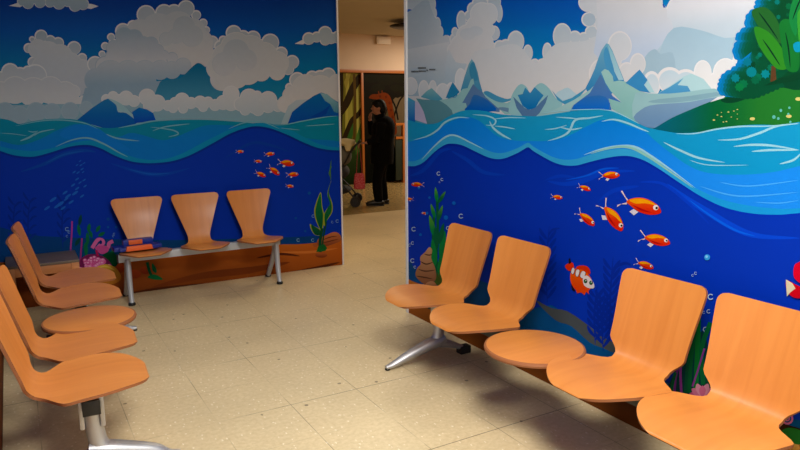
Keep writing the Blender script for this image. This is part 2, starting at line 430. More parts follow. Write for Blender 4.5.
# small cloud by the wall end
A.poly([(294.5, 43.8), (302, 40), (306, 42), (303, 44.5)], LITE)
cloud(A, [(308.5, 38.5, 6.3), (316.5, 37, 5.5), (325, 33, 7), (331, 38, 6), (338, 37, 6.5), (325, 40, 5.5), (343, 36, 6)], ((160, 176, 186), (172, 184, 192), 28, 46), LITE, .9)
# horizon band
A.poly([(-40, 106), (60, 104), (130, 104), (300, 104), (420, 104), (420, 128), (-40, 128)], ((140, 170, 182), (126, 168, 180), 104, 124))
cloud(A, [(5, 112, 10), (20, 115, 9), (36, 112, 10), (52, 112, 9), (70, 111, 9), (86, 108, 7)], (150, 172, 184), (158, 178, 188), .6)
cloud(A, [(113, 96.5, 5.5), (106, 99, 5), (126, 98, 7.5), (119, 100, 6), (134, 101, 6), (147, 97, 8.5), (157, 103, 8.5), (150, 106, 7), (168, 105.5, 5.5), (175, 103, 6), (182, 100, 7.5), (191, 103, 6), (200, 102, 6.5), (208, 102, 5.5), (215, 105, 6), (223, 102.5, 7.5), (231, 94, 8.5), (231, 103, 8), (173, 108, 5), (183, 108.5, 5), (203, 107, 5)], ((204, 204, 203), (184, 194, 198), 90, 113), (208, 207, 206), .7)
cloud(A, [(249, 98, 9.5), (257, 95.5, 5), (268, 100, 9), (241, 104, 7.5), (255, 106, 8), (268, 106, 7), (245, 110, 5.5), (258, 110, 6), (278, 106, 6)], ((200, 202, 203), (178, 190, 196), 90, 114), (206, 206, 205), .7)
cloud(A, [(289, 87, 4), (297, 80, 8), (312, 77, 6.5), (320, 78, 8), (328, 75, 7.5)], ((170, 182, 190), (192, 195, 197), 70, 92), LITE, 1)
cloud(A, [(337, 83, 9), (306, 88, 14), (320, 90, 15), (337, 95, 14), (292, 96, 10), (302, 102, 12), (286, 104, 9)], ((190, 194, 197), (202, 200, 198), 72, 100), (198, 198, 197), .5)
A.poly([(288, 106), (296, 100), (310, 99), (345, 102), (345, 126), (280, 126)], ((178, 190, 196), (150, 180, 188), 100, 122))
# island hills
A.poly([(77, 120), (92, 108), (104, 100), (108, 98.6), (116, 101), (126, 108), (140, 120), (132, 127), (110, 130)], ((44, 120, 172), (8, 84, 168), 98, 126))
A.poly([(108, 98.6), (116, 101), (124, 106), (134, 116), (137, 121), (126, 113), (118, 112), (116, 105)], (150, 186, 192), 3)
A.poly([(132, 112), (139, 107.5), (147, 109.5), (153, 113), (156, 121), (135, 123)], ((30, 112, 176), (0, 70, 176), 107, 121))
A.poly([(287, 125), (292, 112), (303, 103), (314, 95.5), (321, 92.5), (326, 94), (333, 99), (345, 107), (345, 124)], ((24, 106, 168), (0, 76, 172), 93, 122))
A.poly([(320, 93), (327, 94), (334, 100), (345, 108), (345, 115), (334, 112), (330, 104), (325, 101)], ((140, 182, 190), (70, 140, 165), 92, 114))
A.poly([(310, 117), (322, 111), (330, 105), (326, 114), (320, 117)], (0, 70, 165))
# sea, then the deep water under the swell
TOP = [(-50, 116), (0, 118.5), (14, 122), (20, 123.8), (34, 121), (50, 119), (70, 119), (85, 122), (98, 127), (112, 128), (125, 126), (140, 123.5), (160, 121), (185, 119.8), (210, 120), (240, 122), (262, 124), (285, 124), (300, 121), (320, 117.5), (345, 116), (420, 116)]
A.poly(catmull(TOP, 6)+[(420, 200), (-50, 200)], ((22, 136, 162), (10, 122, 160), 116, 150))
BLUE = (22, 118, 200)
A.poly([(-50, 150), (-10, 140), (18, 145), (38, 140), (58, 130), (76, 124), (92, 127), (106, 134), (118, 137), (130, 133), (142, 135), (160, 140), (172, 138.5), (190, 131), (205, 125.5), (225, 125), (240, 126), (262, 125), (272, 131), (290, 134), (310, 139), (345, 144), (345, 170), (-50, 170)], ((30, 124, 190), BLUE, 124, 150), 5)
A.poly([(60, 136), (75, 125), (95, 127), (110, 137), (130, 150), (100, 146)], (38, 124, 205), 5)
DEEP = [(-60, 140), (-20, 145), (0, 150.8), (15, 155.3), (33, 156.6), (50, 152.5), (70, 146.5), (87, 144.8), (100, 148), (115, 155.5), (130, 161), (145, 163), (160, 162.6), (174, 160.5), (190, 155), (212, 143.5), (229, 134), (245, 128), (257, 126.2), (271, 128.5), (288, 135), (305, 143), (321, 148.5), (345, 150.5), (420, 150)]
D = catmull(DEEP, 6)
A.poly([(x, y-4.5-1.5*math.sin(x*.07)) for x, y in D]+[(420, 220), (-60, 220)], (22, 138, 182))
for pts, w in (([(20, 141), (30, 137), (37, 132)], 2.6), ([(34, 136), (40, 132), (55, 129)], 1.6), ([(28, 131), (33, 132), (38, 131)], 1.4), ([(55, 147), (72, 140), (88, 138), (104, 144), (118, 152), (128, 157)], 2.2), ([(106, 134), (118, 138.5), (140, 141)], 2.), ([(118, 128), (136, 124.5), (150, 121.5), (165, 119.8)], 2.), ([(152, 131), (164, 127), (178, 125), (190, 123.8)], 1.6), ([(150, 127), (172, 130), (178, 134), (168, 137)], 1.8), ([(270, 125), (285, 124.5), (300, 121.5), (325, 117), (338, 116)], 1.4), ([(280, 128), (300, 130)], 1.), ([(305, 126), (335, 124)], 1.2), ([(15, 126), (40, 121), (62, 120), (84, 123), (98, 129)], 1.6), ([(228, 129), (245, 122.5), (262, 122), (280, 129)], 1.5), ([(0, 133), (14, 134), (28, 136)], 1.)):
    A.stroke(pts, w*.75, (112, 172, 186))
band_d = ((0, 44, 140), (0, 54, 170), 130, 235)
A.poly(D+[(420, 420), (-60, 420)], band_d)
A.poly([(x, y+2.2) for x, y in D]+[(420, 300), (-60, 300)], ((0, 50, 168), (0, 52, 176), 130, 235))
A.stroke([(20, 172), (44, 164), (62, 155), (82, 150.5), (96, 152)], 4, (14, 72, 170)); A.stroke([(46, 163), (64, 154.5), (84, 151)], 1.5, (34, 90, 180))
A.stroke([(110, 163), (135, 171), (150, 174), (166, 174), (190, 168)], 4, (12, 68, 175)); A.stroke([(128, 169), (150, 174), (170, 173)], 1.5, (36, 92, 190))
A.stroke([(225, 158), (250, 143.5), (268, 144.5), (290, 152)], 3, (10, 62, 165))
# sea bed
A.poly([(-60, 232), (40, 236), (150, 240), (260, 238), (345, 235), (420, 234), (420, 420), (-60, 420)], ((4, 62, 130), (6, 70, 110), 235, 246), 4)
SAND = [(-60, 262), (40, 262), (95, 260), (130, 256), (170, 252), (215, 248), (276, 244.5), (300, 244), (322, 242), (345, 239.5), (420, 238)]
A.poly(catmull(SAND, 5)+[(420, 420), (-60, 420)], ((196, 104, 46), (112, 52, 22), 243, 296))
for p, w, c in (([(120, 274), (170, 262), (220, 258), (262, 256)], 5, (176, 90, 40)), ([(150, 288), (200, 276), (250, 270), (290, 262)], 7, (130, 62, 28)), ([(200, 290), (250, 282), (300, 272), (340, 262)], 5, (96, 44, 20)), ([(280, 252), (310, 252), (338, 248)], 2.5, (214, 122, 60)), ([(256, 258), (280, 254), (300, 256)], 2.4, (90, 40, 20)), ([(120, 296), (160, 290), (210, 284)], 6, (90, 42, 18))):
    A.stroke(p, w, c)
cloudy = [(146, 270, 6, 4), (134, 274, 7, 4.5), (118, 268, 7, 5)]
for p in cloudy: A.disc(p[0], p[1], p[2], p[3], ((206, 92, 50), (150, 58, 30), p[1]-4, p[1]+4))
# faint weed silhouettes and the pale shoal
SIL = (0, 44, 150)
for x0, y0 in ((29, 248), (14, 252), (63, 250)):
    A.stroke([(x0, y0), (x0-1, y0-26), (x0+1, y0-50)], 1.6, SIL)
    for k in range(5):
        yy = y0-8-k*9
        A.stroke([(x0, yy), (x0+4, yy-5), (x0+8, yy-6)], 2.2, SIL); A.stroke([(x0, yy-3), (x0-4, yy-8), (x0-6, yy-12)], 2.2, SIL)
mural_b = A.build('ocean_mural', M['print'])
tag(mural_b, 'printed ocean mural with two island hills covering the back wall behind the three-seat bench', 'mural')

def part_art(wall): return Art(wall)
def fish(wall, parent, cx, cy, L, ang=0, flip=1, big=False, h=.36):
    A = Art(wall); ca, sa = math.cos(math.radians(ang)), math.sin(math.radians(ang))
    def T(p): x, y = p[0]*L*flip, p[1]*L; return (cx+x*ca-y*sa, cy+x*sa+y*ca)
    A.poly([T(p) for p in ((-.28, 0), (-.5, -.2), (-.47, -.22), (-.36, -.1), (-.3, -.06), (-.3, .06), (-.42, .08), (-.5, .17), (-.5, .12))], (226, 200, 200))
    A.poly([T(p) for p in ((-.12, .12), (-.2, .2), (-.08, .26), (.0, .16))], (214, 206, 216))
    body = [(-.32, 0), (-.22, -.1), (-.02, -h*.5), (.2, -h*.47), (.4, -h*.26), (.5, h*.08), (.44, h*.3), (.24, h*.48), (0, h*.44), (-.2, h*.2)]
    A.poly([T(p) for p in body], ((236, 96, 44), (214, 40, 22), cy-L*.15, cy+L*.12), 4)
    A.poly([T(p) for p in ((-.26, -.05), (-.05, -h*.42), (.18, -h*.42), (.34, -h*.26), (.1, -h*.2), (-.1, -.01))], (240, 158, 44), 3)
    if big: A.poly([T(p) for p in ((-.2, .03), (.05, h*.2), (.3, h*.3), (.05, h*.34), (-.14, h*.16))], (168, 18, 22), 3)
    x, y = T((.36, -h*.1)); A.disc(x, y, max(L*.06, .8), None, (232, 222, 216)); A.disc(x+.02*L*flip, y+.01*L, max(L*.03, .4), None, (20, 14, 14))
    return A.build('painted_fish', M['print'], parent)
for f in ((239.5, 151.5, 8, 0), (269, 154, 10.5, -6), (257.6, 161.2, 8, 2), (285.6, 163, 17, 4), (273.4, 170.4, 14.5, 33), (260, 174, 12, 20), (292, 174.5, 12.5, -6), (289.3, 186, 8.5, 4)):
    fish(WB, mural_b, f[0], f[1], f[2], f[3])
def shoal():
    for x, y, l in ((80, 161, 3), (77, 165, 3), (81, 165, 3.5), (84, 163, 3), (74, 172, 4), (78, 172.5, 4), (82, 169, 4), (83, 172, 3), (77, 179, 4.5), (84, 180, 4), (73, 185, 5), (80, 182.5, 4), (85, 186, 4), (77, 188.5, 5), (65, 192.5, 6), (68, 196, 7), (75, 193, 7), (82, 196, 5), (53, 199.5, 8), (60, 204, 9), (71, 202, 6), (57, 206, 7), (66, 199, 5), (47, 208, 7), (63, 208, 6)):
        A = Art(WB); A.disc(x, y, l*.5, l*.17, (44, 104, 200), math.radians(-35)); A.build('painted_fish', M['print'], mural_b)
shoal()
def weed_right():
    A = Art(WB); G = (20, 108, 50); Y = (150, 160, 50)
    for pts in ([(320.5, 192), (315, 205), (314, 214), (317, 224), (322, 231), (324, 216), (322, 206)], [(331, 180), (328.5, 192), (332, 203), (332, 212), (327, 220), (324, 226), (323, 216), (327, 208), (330, 203), (327, 194)], [(309.5, 224), (314, 226), (321, 230), (321, 235), (315, 235), (311, 230)]):
        A.poly(pts, Y, 4); m = [sum(q[i] for q in pts)/len(pts) for i in (0, 1)]
        A.poly([(m[0]+(x-m[0])*.76, m[1]+(y-m[1])*.93) for x, y in pts], ((24, 120, 60), (10, 74, 44), 190, 235), 4)
    A.stroke([(330.5, 181), (330, 170), (331, 160)], 1.2, (70, 120, 50)); A.stroke([(331, 178), (328.8, 173), (331.6, 166)], 1., (70, 120, 50))
    A.stroke([(322, 228), (320, 240), (320, 252)], 3, (14, 70, 40), False); A.stroke([(326, 222), (323, 238), (322, 250)], 1.6, (14, 70, 40), False)
    A.poly([(316, 252), (318, 246), (324, 244), (327, 248), (325, 251)], (26, 98, 40))
    return A.build('painted_seaweed', M['print'], mural_b)
def rocks_right():
    A = Art(WB)
    A.poly([(318, 239), (326, 235), (333, 232), (338, 233), (341, 237), (340, 241), (330, 245), (321, 247), (317, 244)], ((200, 118, 74), (122, 60, 36), 232, 247), 4)
    A.stroke([(322, 240), (330, 237), (337, 236)], 1, (96, 46, 28)); A.stroke([(322, 243), (330, 241), (338, 239)], 1, (96, 46, 28))
    A.disc(321, 255, 6, 2.6, ((190, 100, 56), (120, 56, 30), 252, 257)); A.disc(315, 245, 2.6, 2, (170, 90, 50))
    return A.build('painted_rock', M['print'], mural_b)
rocks_right(); weed_right()
def bubbles(wall, parent, L):
    for q in L:
        A = Art(wall)
        x, y, r = q[:3]; c = q[3] if len(q) > 3 else (130, 172, 208)
        if len(q) > 4: A.disc(x, y, r, None, c)
        else: A.ring(x, y, r, r*.3, c, .6, 5.6)
        A.build('painted_bubble', M['print'], parent)
bubbles(WB, mural_b, [(313, 216, 1.6), (312.5, 240, 1.6), (298, 240, 1.7), (337, 221, 1.6), (309, 193, 1.6, (14, 84, 165), 1), (305, 231, 1.2, (14, 84, 165), 1), (332, 222, 1.2), (295.5, 218, 1.2, (14, 84, 165), 1), (108, 219, 1.6, (30, 80, 160), 1), (108, 227, 1.2, (30, 90, 170), 1), (116, 227, 1.2, (30, 90, 170), 1), (114, 234, 1.2), (67, 229, 2), (69, 232, 1.4), (67, 236, 1.2), (113, 236, 1)])
def coral_left():
    A = Art(WB); P = [(232, 120, 176), (216, 88, 150), (244, 170, 206)]
    A.poly([(76, 272), (78, 262), (86, 255), (96, 254), (106, 258), (112, 266), (110, 276), (84, 282)], (120, 34, 84), 4)
    random.seed(3)
    for k in range(80):
        a = random.uniform(PI, 2*PI); q = random.uniform(.15, 1)
        x, y = 94+17*q*math.cos(a), 272+15*q*math.sin(a)*.98
        A.disc(x, y, 2.3, 1.9, P[k % 2], n=12); A.disc(x-.3, y-.6, 1.2, .9, P[2], n=10)
    return A.build('painted_coral', M['print'], mural_b)
def curl_coral():
    A = Art(WB); c = (222, 110, 168)
    A.stroke([(92, 248), (95, 243), (98, 239.5), (102, 240), (103, 243), (100, 245), (98, 248), (103, 250), (108, 247), (109, 243), (113, 241)], 3.6, c, False)
    A.poly([(95, 247), (102, 245), (108, 247), (108, 251), (102, 254), (97, 251)], (206, 84, 148), 3)
    A.stroke([(96, 250), (98, 256)], 2, (190, 40, 90), False); A.disc(100.5, 242, 1.5, 2, (12, 40, 110))
    return A.build('painted_coral', M['print'], mural_b)
def weeds_left():
    A = Art(WB); G1, G2 = (16, 104, 66), (8, 66, 60)
    A.stroke([(72, 221), (71.5, 235), (70, 256)], 1.5, (176, 64, 150), False); A.stroke([(82, 238), (81, 250), (79.5, 270)], 1.5, (160, 50, 130), False)
    for x, y, a, l in ((79, 226, -80, 12), (75, 246, -60, 10), (88, 244, -95, 12), (84, 250, -70, 10), (96, 232, -60, 8), (92, 238, -110, 9), (98, 236, -30, 8), (86, 258, -90, 16), (80, 236, -100, 12), (104, 258, -30, 10), (110, 256, -60, 8), (106, 262, -10, 9), (108, 252, -100, 8), (112, 261, -80, 9), (88, 232, -80, 9)):
        ca, sa = math.cos(math.radians(a)), math.sin(math.radians(a))
        A.poly([(x, y), (x+ca*l*.5-sa*1.9, y+sa*l*.5+ca*1.9), (x+ca*l, y+sa*l), (x+ca*l*.5+sa*1.9, y+sa*l*.5-ca*1.9)], G1 if (x+y) % 2 < 1 else G2, 3)
    A.poly([(100, 262), (104, 254), (112, 252), (118, 258), (116, 266), (104, 268)], (8, 76, 44), 3)
    A.build('painted_seaweed', M['print'], mural_b); A = Art(WB)
    A.stroke([(147, 262), (149, 270), (152, 277)], 3, (14, 88, 50), False)
    A.poly([(152, 263), (156, 268), (156, 273), (152, 270)], (18, 104, 60), 3); A.poly([(147, 277), (154, 274), (163, 279), (155, 279.5)], (20, 110, 56), 3)
    return A.build('painted_seaweed', M['print'], mural_b)
weeds_left(); coral_left(); curl_coral()
def shell():
    A = Art(WB)
    A.poly([(88, 276), (96, 267), (106, 264), (116, 268), (121, 278), (112, 284), (92, 284)], ((226, 176, 70), (190, 120, 50), 264, 278), 4)
    A.stroke([(92, 272), (104, 266), (115, 270)], 1.4, (236, 200, 96))
    return A.build('painted_shell', M['print'], mural_b)
shell()

# ---- right wall -----------------------------------------------------------
WR = Wall('X', XR, YF+.05, YE-.02, 0, H, -1, KP)
A = Art(WR)
band(A, 380, 1060, [(-260, (0, 50, 140)), (-60, (0, 62, 150)), (0, (0, 78, 168)), (30, (8, 104, 176)), (60, (24, 128, 180)), (110, (70, 160, 185)), (140, (90, 160, 175))])
CL = (208, 205, 202); CM = (186, 194, 199); CS = (164, 180, 190)
def grow(l, k=1.): return l
# far left pile
cloud(A, [(404, -4, 14), (414, 0, 10), (426, -2, 9), (434, 13.5, 3, 6), (431, 4, 5, 8)], ((170, 182, 188), CM, -10, 25), CL, .9)
cloud(A, [(433, 21, 4.5, 5.5), (437.5, 24, 3.5, 7), (440.5, 32, 3, 6), (446.5, 39, 4.5, 4)], ((170, 182, 188), CM, 15, 45), CL, .8)
A.poly([(404, 22), (412, 10), (421, 2), (428, 0), (431, 8), (436, 20), (440, 30), (442, 36), (450, 40), (450, 95), (404, 95)], ((158, 174, 183), (192, 194, 196), 2, 52), 3)
A.poly([(404, 50), (425, 46), (449, 42), (449, 96), (404, 96)], ((196, 197, 198), (150, 174, 186), 44, 84))
# second pile
cloud(A, [(461.5, 20.5, 5, 10), (455, 32, 3.5, 5), (452.5, 39, 3, 5), (473, 9, 6, 7), (470, 16, 6), (480, 3, 8), (494, 2, 7, 9), (499, 13, 3.8, 9.5), (494.5, 33, 5.5, 7.5)], ((170, 183, 192), (184, 191, 197), -5, 45), CL, 1)
cloud(A, [(482, 14, 12), (490, 14, 8, 11), (478, 28, 13), (468, 36, 12), (480, 44, 14), (462, 46, 12), (487, 30, 8), (455, 50, 8), (468, 60, 20), (490, 56, 14)], ((194, 197, 199), (202, 199, 197), 5, 60), (206, 204, 202), .8)
cloud(A, [(476, 31, 7, 5), (468, 34, 8, 6)], ((184, 191, 196), (194, 196, 198), 26, 40), (186, 192, 197), .2)
A.poly([(448, 50), (456, 62), (470, 66), (470, 90), (447, 90)], ((190, 196, 199), (164, 182, 192), 52, 80), 3)
# middle bank
cloud(A, [(500, 46, 6), (506, 44, 5.5, 5), (516, 41.5, 8.5, 11), (528, 53, 5, 8.5), (535, 63, 4.5), (542, 63, 4.5), (547.5, 52, 5, 9.5), (562.5, 36, 9.5, 13), (575, 37, 6.5), (584, 38, 6), (592, 32, 7)], ((176, 187, 194), (192, 196, 198), 25, 62), CL, 1)
A.poly([(470, 58), (495, 48), (512, 44), (522, 48), (530, 58), (538, 63), (546, 54), (556, 44), (570, 42), (585, 41), (600, 36), (640, 40), (640, 118), (470, 118)], ((194, 197, 199), (206, 202, 199), 42, 95), 4)
# high right bank
cloud(A, [(589, 19.5, 7.5, 7.5), (588, 2, 9.5, 10), (600, 6, 12), (606, 22, 12), (618, 8, 12, 13), (632, 0, 10), (645, -4, 12), (655, 0, 9)], ((200, 201, 203), (192, 197, 202), -8, 34), (214, 208, 206), .9)
A.disc(589.5, 19.5, 6.4, 6.4, (168, 182, 192))
A.poly([(640, 9), (760, 9), (760, 60), (640, 60)], ((206, 206, 208), (180, 194, 206), 10, 50))
A.poly([(600, -60), (656, -60), (662, 2), (667, 8), (670, 22), (674, 28), (672, 50), (674, 60), (600, 60), (598, 24)], ((206, 204, 204), (184, 196, 212), 8, 46), 3)
A.poly([(672, -70), (1060, -160), (1060, 120), (674, 90), (674, 30), (669, 18), (667, 9)], ((214, 212, 214), (166, 190, 202), 6, 44), 2)
A.poly([(674, 28), (700, 30), (725, 38), (745, 40), (745, 85), (660, 85), (660, 52)], ((160, 186, 199), (168, 192, 204), 30, 65), 3)
A.poly([(646, 56), (655, 49), (661, 54), (673, 53), (673, 75), (640, 75)], (158, 183, 195), 3)
A.poly([(660.5, -40), (674, -40), (670, 2), (666.5, 7.5), (663, 3)], ((10, 90, 160), (30, 126, 186), -10, 6))
A.stroke([(674, -4), (669, 4), (667, 9)], 1.6, (222, 216, 214), False)
# puffs standing on the horizon
cloud(A, [(603, 74, 14, 16), (620, 46, 12, 15), (638, 64, 8, 11), (627, 74, 9, 12), (612, 60, 10)], ((198, 201, 204), (208, 205, 203), 35, 85), (218, 212, 208), 1)
cloud(A, [(652, 84, 9, 13), (670, 80, 13, 13), (686, 80, 12, 11)], ((186, 204, 212), (206, 210, 212), 70, 92), (224, 219, 216), 2)
cloud(A, [(703, 73, 9, 13), (726, 74, 13, 16), (716, 82, 8, 10), (742, 66, 10, 18)], ((218, 217, 215), (226, 222, 219), 60, 90), (228, 224, 221), .8)
cloud(A, [(411, 86, 7, 9), (424, 90, 5.5, 10), (433, 88, 4, 8), (443, 92, 7, 9), (452, 90, 6, 8), (461, 80, 6, 12)], ((202, 203, 204), (190, 197, 200), 78, 100), (210, 208, 206), .9)
# ice hills
TEAL_L = (136, 178, 178)
A.poly([(404, 100), (415.5, 101.5), (415.5, 122), (404, 122)], ((84, 150, 186), (24, 98, 176), 100, 118))
A.poly([(421, 97), (427, 91), (432, 88), (443, 99), (438, 102)], ((124, 172, 174), (70, 142, 166), 88, 100))
A.poly([(446, 98), (450, 88), (453, 82), (457, 88), (460, 92), (454, 97.5)], (42, 122, 162))
A.poly([(415.3, 101), (420, 103), (424, 112), (428, 124), (415.3, 120)], (180, 172, 198))
A.poly([(461, 90), (465, 76), (469, 64), (472, 59), (475, 63), (478, 72), (480, 82), (483.5, 94), (470, 102), (461, 99)], ((108, 158, 170), (62, 132, 166), 60, 92))
A.poly([(470, 66), (474, 62), (477, 72), (478, 80), (473, 80), (470, 74)], (60, 130, 160), 3)
A.poly([(440, 100), (456, 97.5), (463, 89), (468, 88), (471, 80), (473.6, 78.3), (474.5, 84), (471, 92), (463, 103), (470, 103), (466, 112), (452, 118), (438, 124), (428, 122)], TEAL_L)
A.poly([(416.3, 98.3), (424, 99.5), (440, 100.5), (447, 105), (452, 110), (454, 117), (442, 123.5), (427.5, 124), (424, 112), (420.5, 105)], ((88, 136, 146), (82, 130, 140), 98, 122))
A.poly([(473.5, 84), (478, 89), (484, 92.5), (492, 98), (500, 108), (500, 112), (468, 109), (466, 103), (462.5, 103)], ((86, 116, 152), (84, 118, 160), 84, 106))
A.poly([(470, 104), (474, 95), (482, 97), (490, 102), (496, 111), (466, 111)], ((50, 104, 160), (26, 92, 176), 95, 110), 3)
A.poly([(482, 91), (490, 97), (498, 101), (507, 103), (515, 99), (519, 92), (525, 97), (525, 116), (505, 114), (496, 106), (486, 97)], TEAL_L)
A.poly([(484, 93), (492, 99), (502, 102.5), (512, 100), (516, 96), (508, 99), (498, 96), (488, 91)], (70, 140, 172), 3)
A.stroke([(498, 108), (508, 110), (516, 114)], 4, (100, 132, 158))
# heart of two domes
A.poly([(511, 100), (515, 90), (521, 84), (527, 87), (530.5, 93), (536, 86), (542, 83), (549, 88), (556, 98), (563, 104), (550, 116), (512, 116)], (140, 184, 186), 3)
A.poly([(523, 94), (525.5, 87.5), (530.5, 93), (535, 87), (538, 90), (544, 95.5), (539, 102), (536, 108), (529, 110), (523, 106), (518, 95)], ((60, 134, 172), (28, 108, 168), 86, 108))
A.poly([(513.5, 96.5), (520, 103), (525, 108), (530, 110), (536, 107.5), (541, 102), (548.5, 95), (546, 103), (540, 113), (536, 116.5), (523, 116.5), (517, 108)], (82, 116, 152))
A.poly([(556, 94), (562, 90), (568, 87.5), (574, 92), (578, 97), (562, 102)], (172, 198, 206), 2)
A.poly([(552, 90), (557, 96), (563, 101), (572, 98), (584, 90), (590, 85), (578, 99), (566, 105), (558, 100)], (66, 142, 176))
# tall spire
A.poly([(586, 88), (591, 78), (595, 69), (598, 60), (602, 50), (606.5, 43.5), (609, 44), (613, 51), (618, 64), (624, 79), (626, 86), (604, 98), (590, 97)], ((110, 166, 186), (58, 130, 176), 44, 84))
A.poly([(608, 44), (613, 52), (618, 65), (624, 80), (619, 80), (614, 70), (611, 58)], ((132, 182, 194), (162, 196, 204), 44, 80))
A.poly([(604, 54), (607, 47), (611, 58), (614, 68), (616, 80), (611, 74), (606, 66)], (76, 146, 186), 3)
A.poly([(545, 115), (560, 107), (574, 100), (590, 90), (598, 82), (600, 90), (580, 104), (572, 112)], (152, 188, 186))
A.poly([(601, 74), (607, 86), (613, 96), (622, 102.5), (609, 99), (612, 110), (570, 112), (574, 105), (590, 93)], ((82, 118, 160), (60, 112, 180), 76, 106))
A.poly([(573, 110), (580, 101), (592, 96), (606, 97), (609, 110)], ((50, 108, 172), (34, 104, 196), 96, 110), 2)
A.poly([(601.5, 72), (605, 69), (609, 70.5), (613, 76), (614, 81.5), (620, 80.5), (628, 82), (637, 88), (646, 96), (658, 99), (650, 106), (640, 114), (640, 124), (612, 109), (609, 98.5), (622, 102.5), (611, 91), (606, 83)], ((152, 192, 186), (128, 178, 172), 70, 112))
# blue pyramids and the long ridge
A.poly([(626, 83), (634, 75), (640, 69.5), (648, 80), (645, 85), (651, 93), (640, 91)], (62, 134, 182))
A.poly([(648, 80), (655, 92.5), (650, 92.5), (644.5, 85)], (168, 204, 208))
A.poly([(657, 94), (670, 86), (684, 76.5), (692, 73.5), (704, 79), (713, 90), (700, 93)], (174, 206, 208))
A.poly([(657, 94), (670, 87), (684, 78), (678, 85), (688, 86), (692, 93)], ((92, 156, 188), (76, 146, 190), 80, 93))
A.poly([(636, 93), (650, 93.5), (670, 93.5), (690, 91.5), (715, 88.5), (722, 96), (700, 104), (650, 118), (633, 117)], (146, 184, 186), 2)
A.poly([(634, 117), (641, 110), (650, 105.5), (668, 103.5), (690, 102), (718, 97), (705, 106), (680, 116), (655, 128), (640, 124)], ((122, 152, 176), (104, 138, 172), 98, 124), 2)
A.poly([(648, 102), (660, 99), (690, 96), (717, 92), (718, 96), (690, 101), (665, 103)], (128, 164, 174), 2)
# green island
def ramp(stops, x):
    for (xa, ca), (xb, cb) in zip(stops, stops[1:]):
        if x <= xb:
            t = min(max((x-xa)/(xb-xa), 0), 1); return tuple(ca[i]+(cb[i]-ca[i])*t for i in range(3))
    return stops[-1][1]
def pr(c): return tuple(min(v*KP, .88) for v in lin(c))
ISL = [(650, (8, 96, 122)), (690, (4, 90, 84)), (715, (8, 92, 48)), (760, (34, 110, 40)), (900, (38, 116, 42))]
topl = catmull([(650, 129), (655, 128), (672, 118), (690, 110), (711, 101.5), (722, 97.5), (735, 94), (760, 84), (800, 74), (900, 56), (1060, 40)], 4)
for (xa, ya), (xb, yb) in zip(topl, topl[1:]):
    A.poly([(xa, ya), (xb, yb), (xb, 140), (xa, 140)], lambda x, y: pr(ramp(ISL, x)))
A.poly([(710.5, 102.2), (718, 97), (727, 95.3), (724, 98)], (222, 220, 218))
A.poly([(721, 100), (730, 97), (745, 92), (765, 84), (790, 78), (830, 68), (830, 84), (800, 90), (786, 88), (770, 86), (752, 96), (738, 102), (727, 103)], (6, 62, 36), 3)
# bushes and banana leaves
bush = [(760, -60), (754, 0), (752.5, 9), (747, 12), (743.5, 18), (743.5, 27), (737, 31), (733, 37), (735.5, 40.5), (731, 47), (731.5, 54), (735, 59), (733.5, 66), (729, 69.5), (723, 72), (718, 78), (716, 86), (717, 93), (723, 96.5), (735, 96), (748, 91), (762, 84), (790, 78), (900, 60), (1060, 20), (1060, -120), (800, -90)]
def bumpy(pts, size, amp):
    out = []
    for p, q in zip(pts, pts[1:]):
        L = math.hypot(q[0]-p[0], q[1]-p[1]); n = max(1, round(L/size)); nx, ny = (q[1]-p[1])/L, -(q[0]-p[0])/L
        for k in range(n*6):
            t = k/(n*6); h = abs(math.sin(PI*t*n))*amp
            out.append((p[0]+(q[0]-p[0])*t-nx*h*SG, p[1]+(q[1]-p[1])*t-ny*h*SG))
    return out+[pts[-1]]
SG = 1
edge_hi = [(757, -60), (757, 0), (755, 9), (749, 13), (746, 19), (746, 27), (740, 32), (736, 37), (738, 41), (734, 47), (734, 55), (738, 60), (740, 68), (748, 74), (764, 78)]
edge_lo = [(742, 60), (736, 66), (731, 70), (725, 73), (721, 78), (718.5, 86), (719, 92), (724, 95.5), (736, 95), (750, 89), (764, 83)]
far_hi = [(800, 80), (900, 60), (1060, 20), (1060, -120), (800, -90)]
RB = [(0, (24, 120, 184)), (.14, (14, 112, 160)), (.26, (4, 92, 96)), (.42, (6, 82, 56)), (1, (6, 66, 36))]
for k in range(10):
    c = ramp(RB, k/9); d = k*2.9
    A.poly([(x+d, y) for x, y in bumpy(edge_hi, 5.5, 1.5)]+far_hi, c)
for k in range(8):
    c = ramp(RB, k/7*.8); d = k*3.
    A.poly([(x+d, y+k*.35) for x, y in bumpy(edge_lo, 5, 1.4)]+[(780, 79), (790, 70), (780, 50), (752, 52)], c)
random.seed(11)
for i in range(46):
    x, y = random.uniform(748, 800), random.uniform(-10, 82)
    if y > 80-(x-748)*.1: continue
    if x < 752+.25*(40-y)*(y < 40): continue
    r = random.uniform(2.2, 5); c = ramp([(0, (4, 58, 34)), (.5, (10, 96, 56)), (1, (8, 112, 112))], random.random())
    A.poly(bumpy([(x+r*math.cos(t), y+r*math.sin(t)) for t in [2*PI*j/8 for j in range(9)]], 2.4, .7), c)
for x, y, r, c in ((736, 78, 5, (12, 118, 126)), (744, 84, 5, (14, 106, 64)), (752, 72, 6, (10, 120, 128)), (748, 62, 5, (8, 110, 130)), (740, 87, 5, (16, 112, 60)), (756, 80, 5, (8, 92, 60)), (766, 74, 5, (16, 124, 130))):
    A.poly(bumpy([(x+r*math.cos(t), y+r*math.sin(t)) for t in [2*PI*j/8 for j in range(9)]], 2.8, .9), c)
A.poly([(772, 66), (776, 66), (777, 80), (771, 82)], (86, 56, 32)); A.poly([(764, 86), (780, 78), (830, 64), (830, 72), (790, 82)], (6, 58, 32))
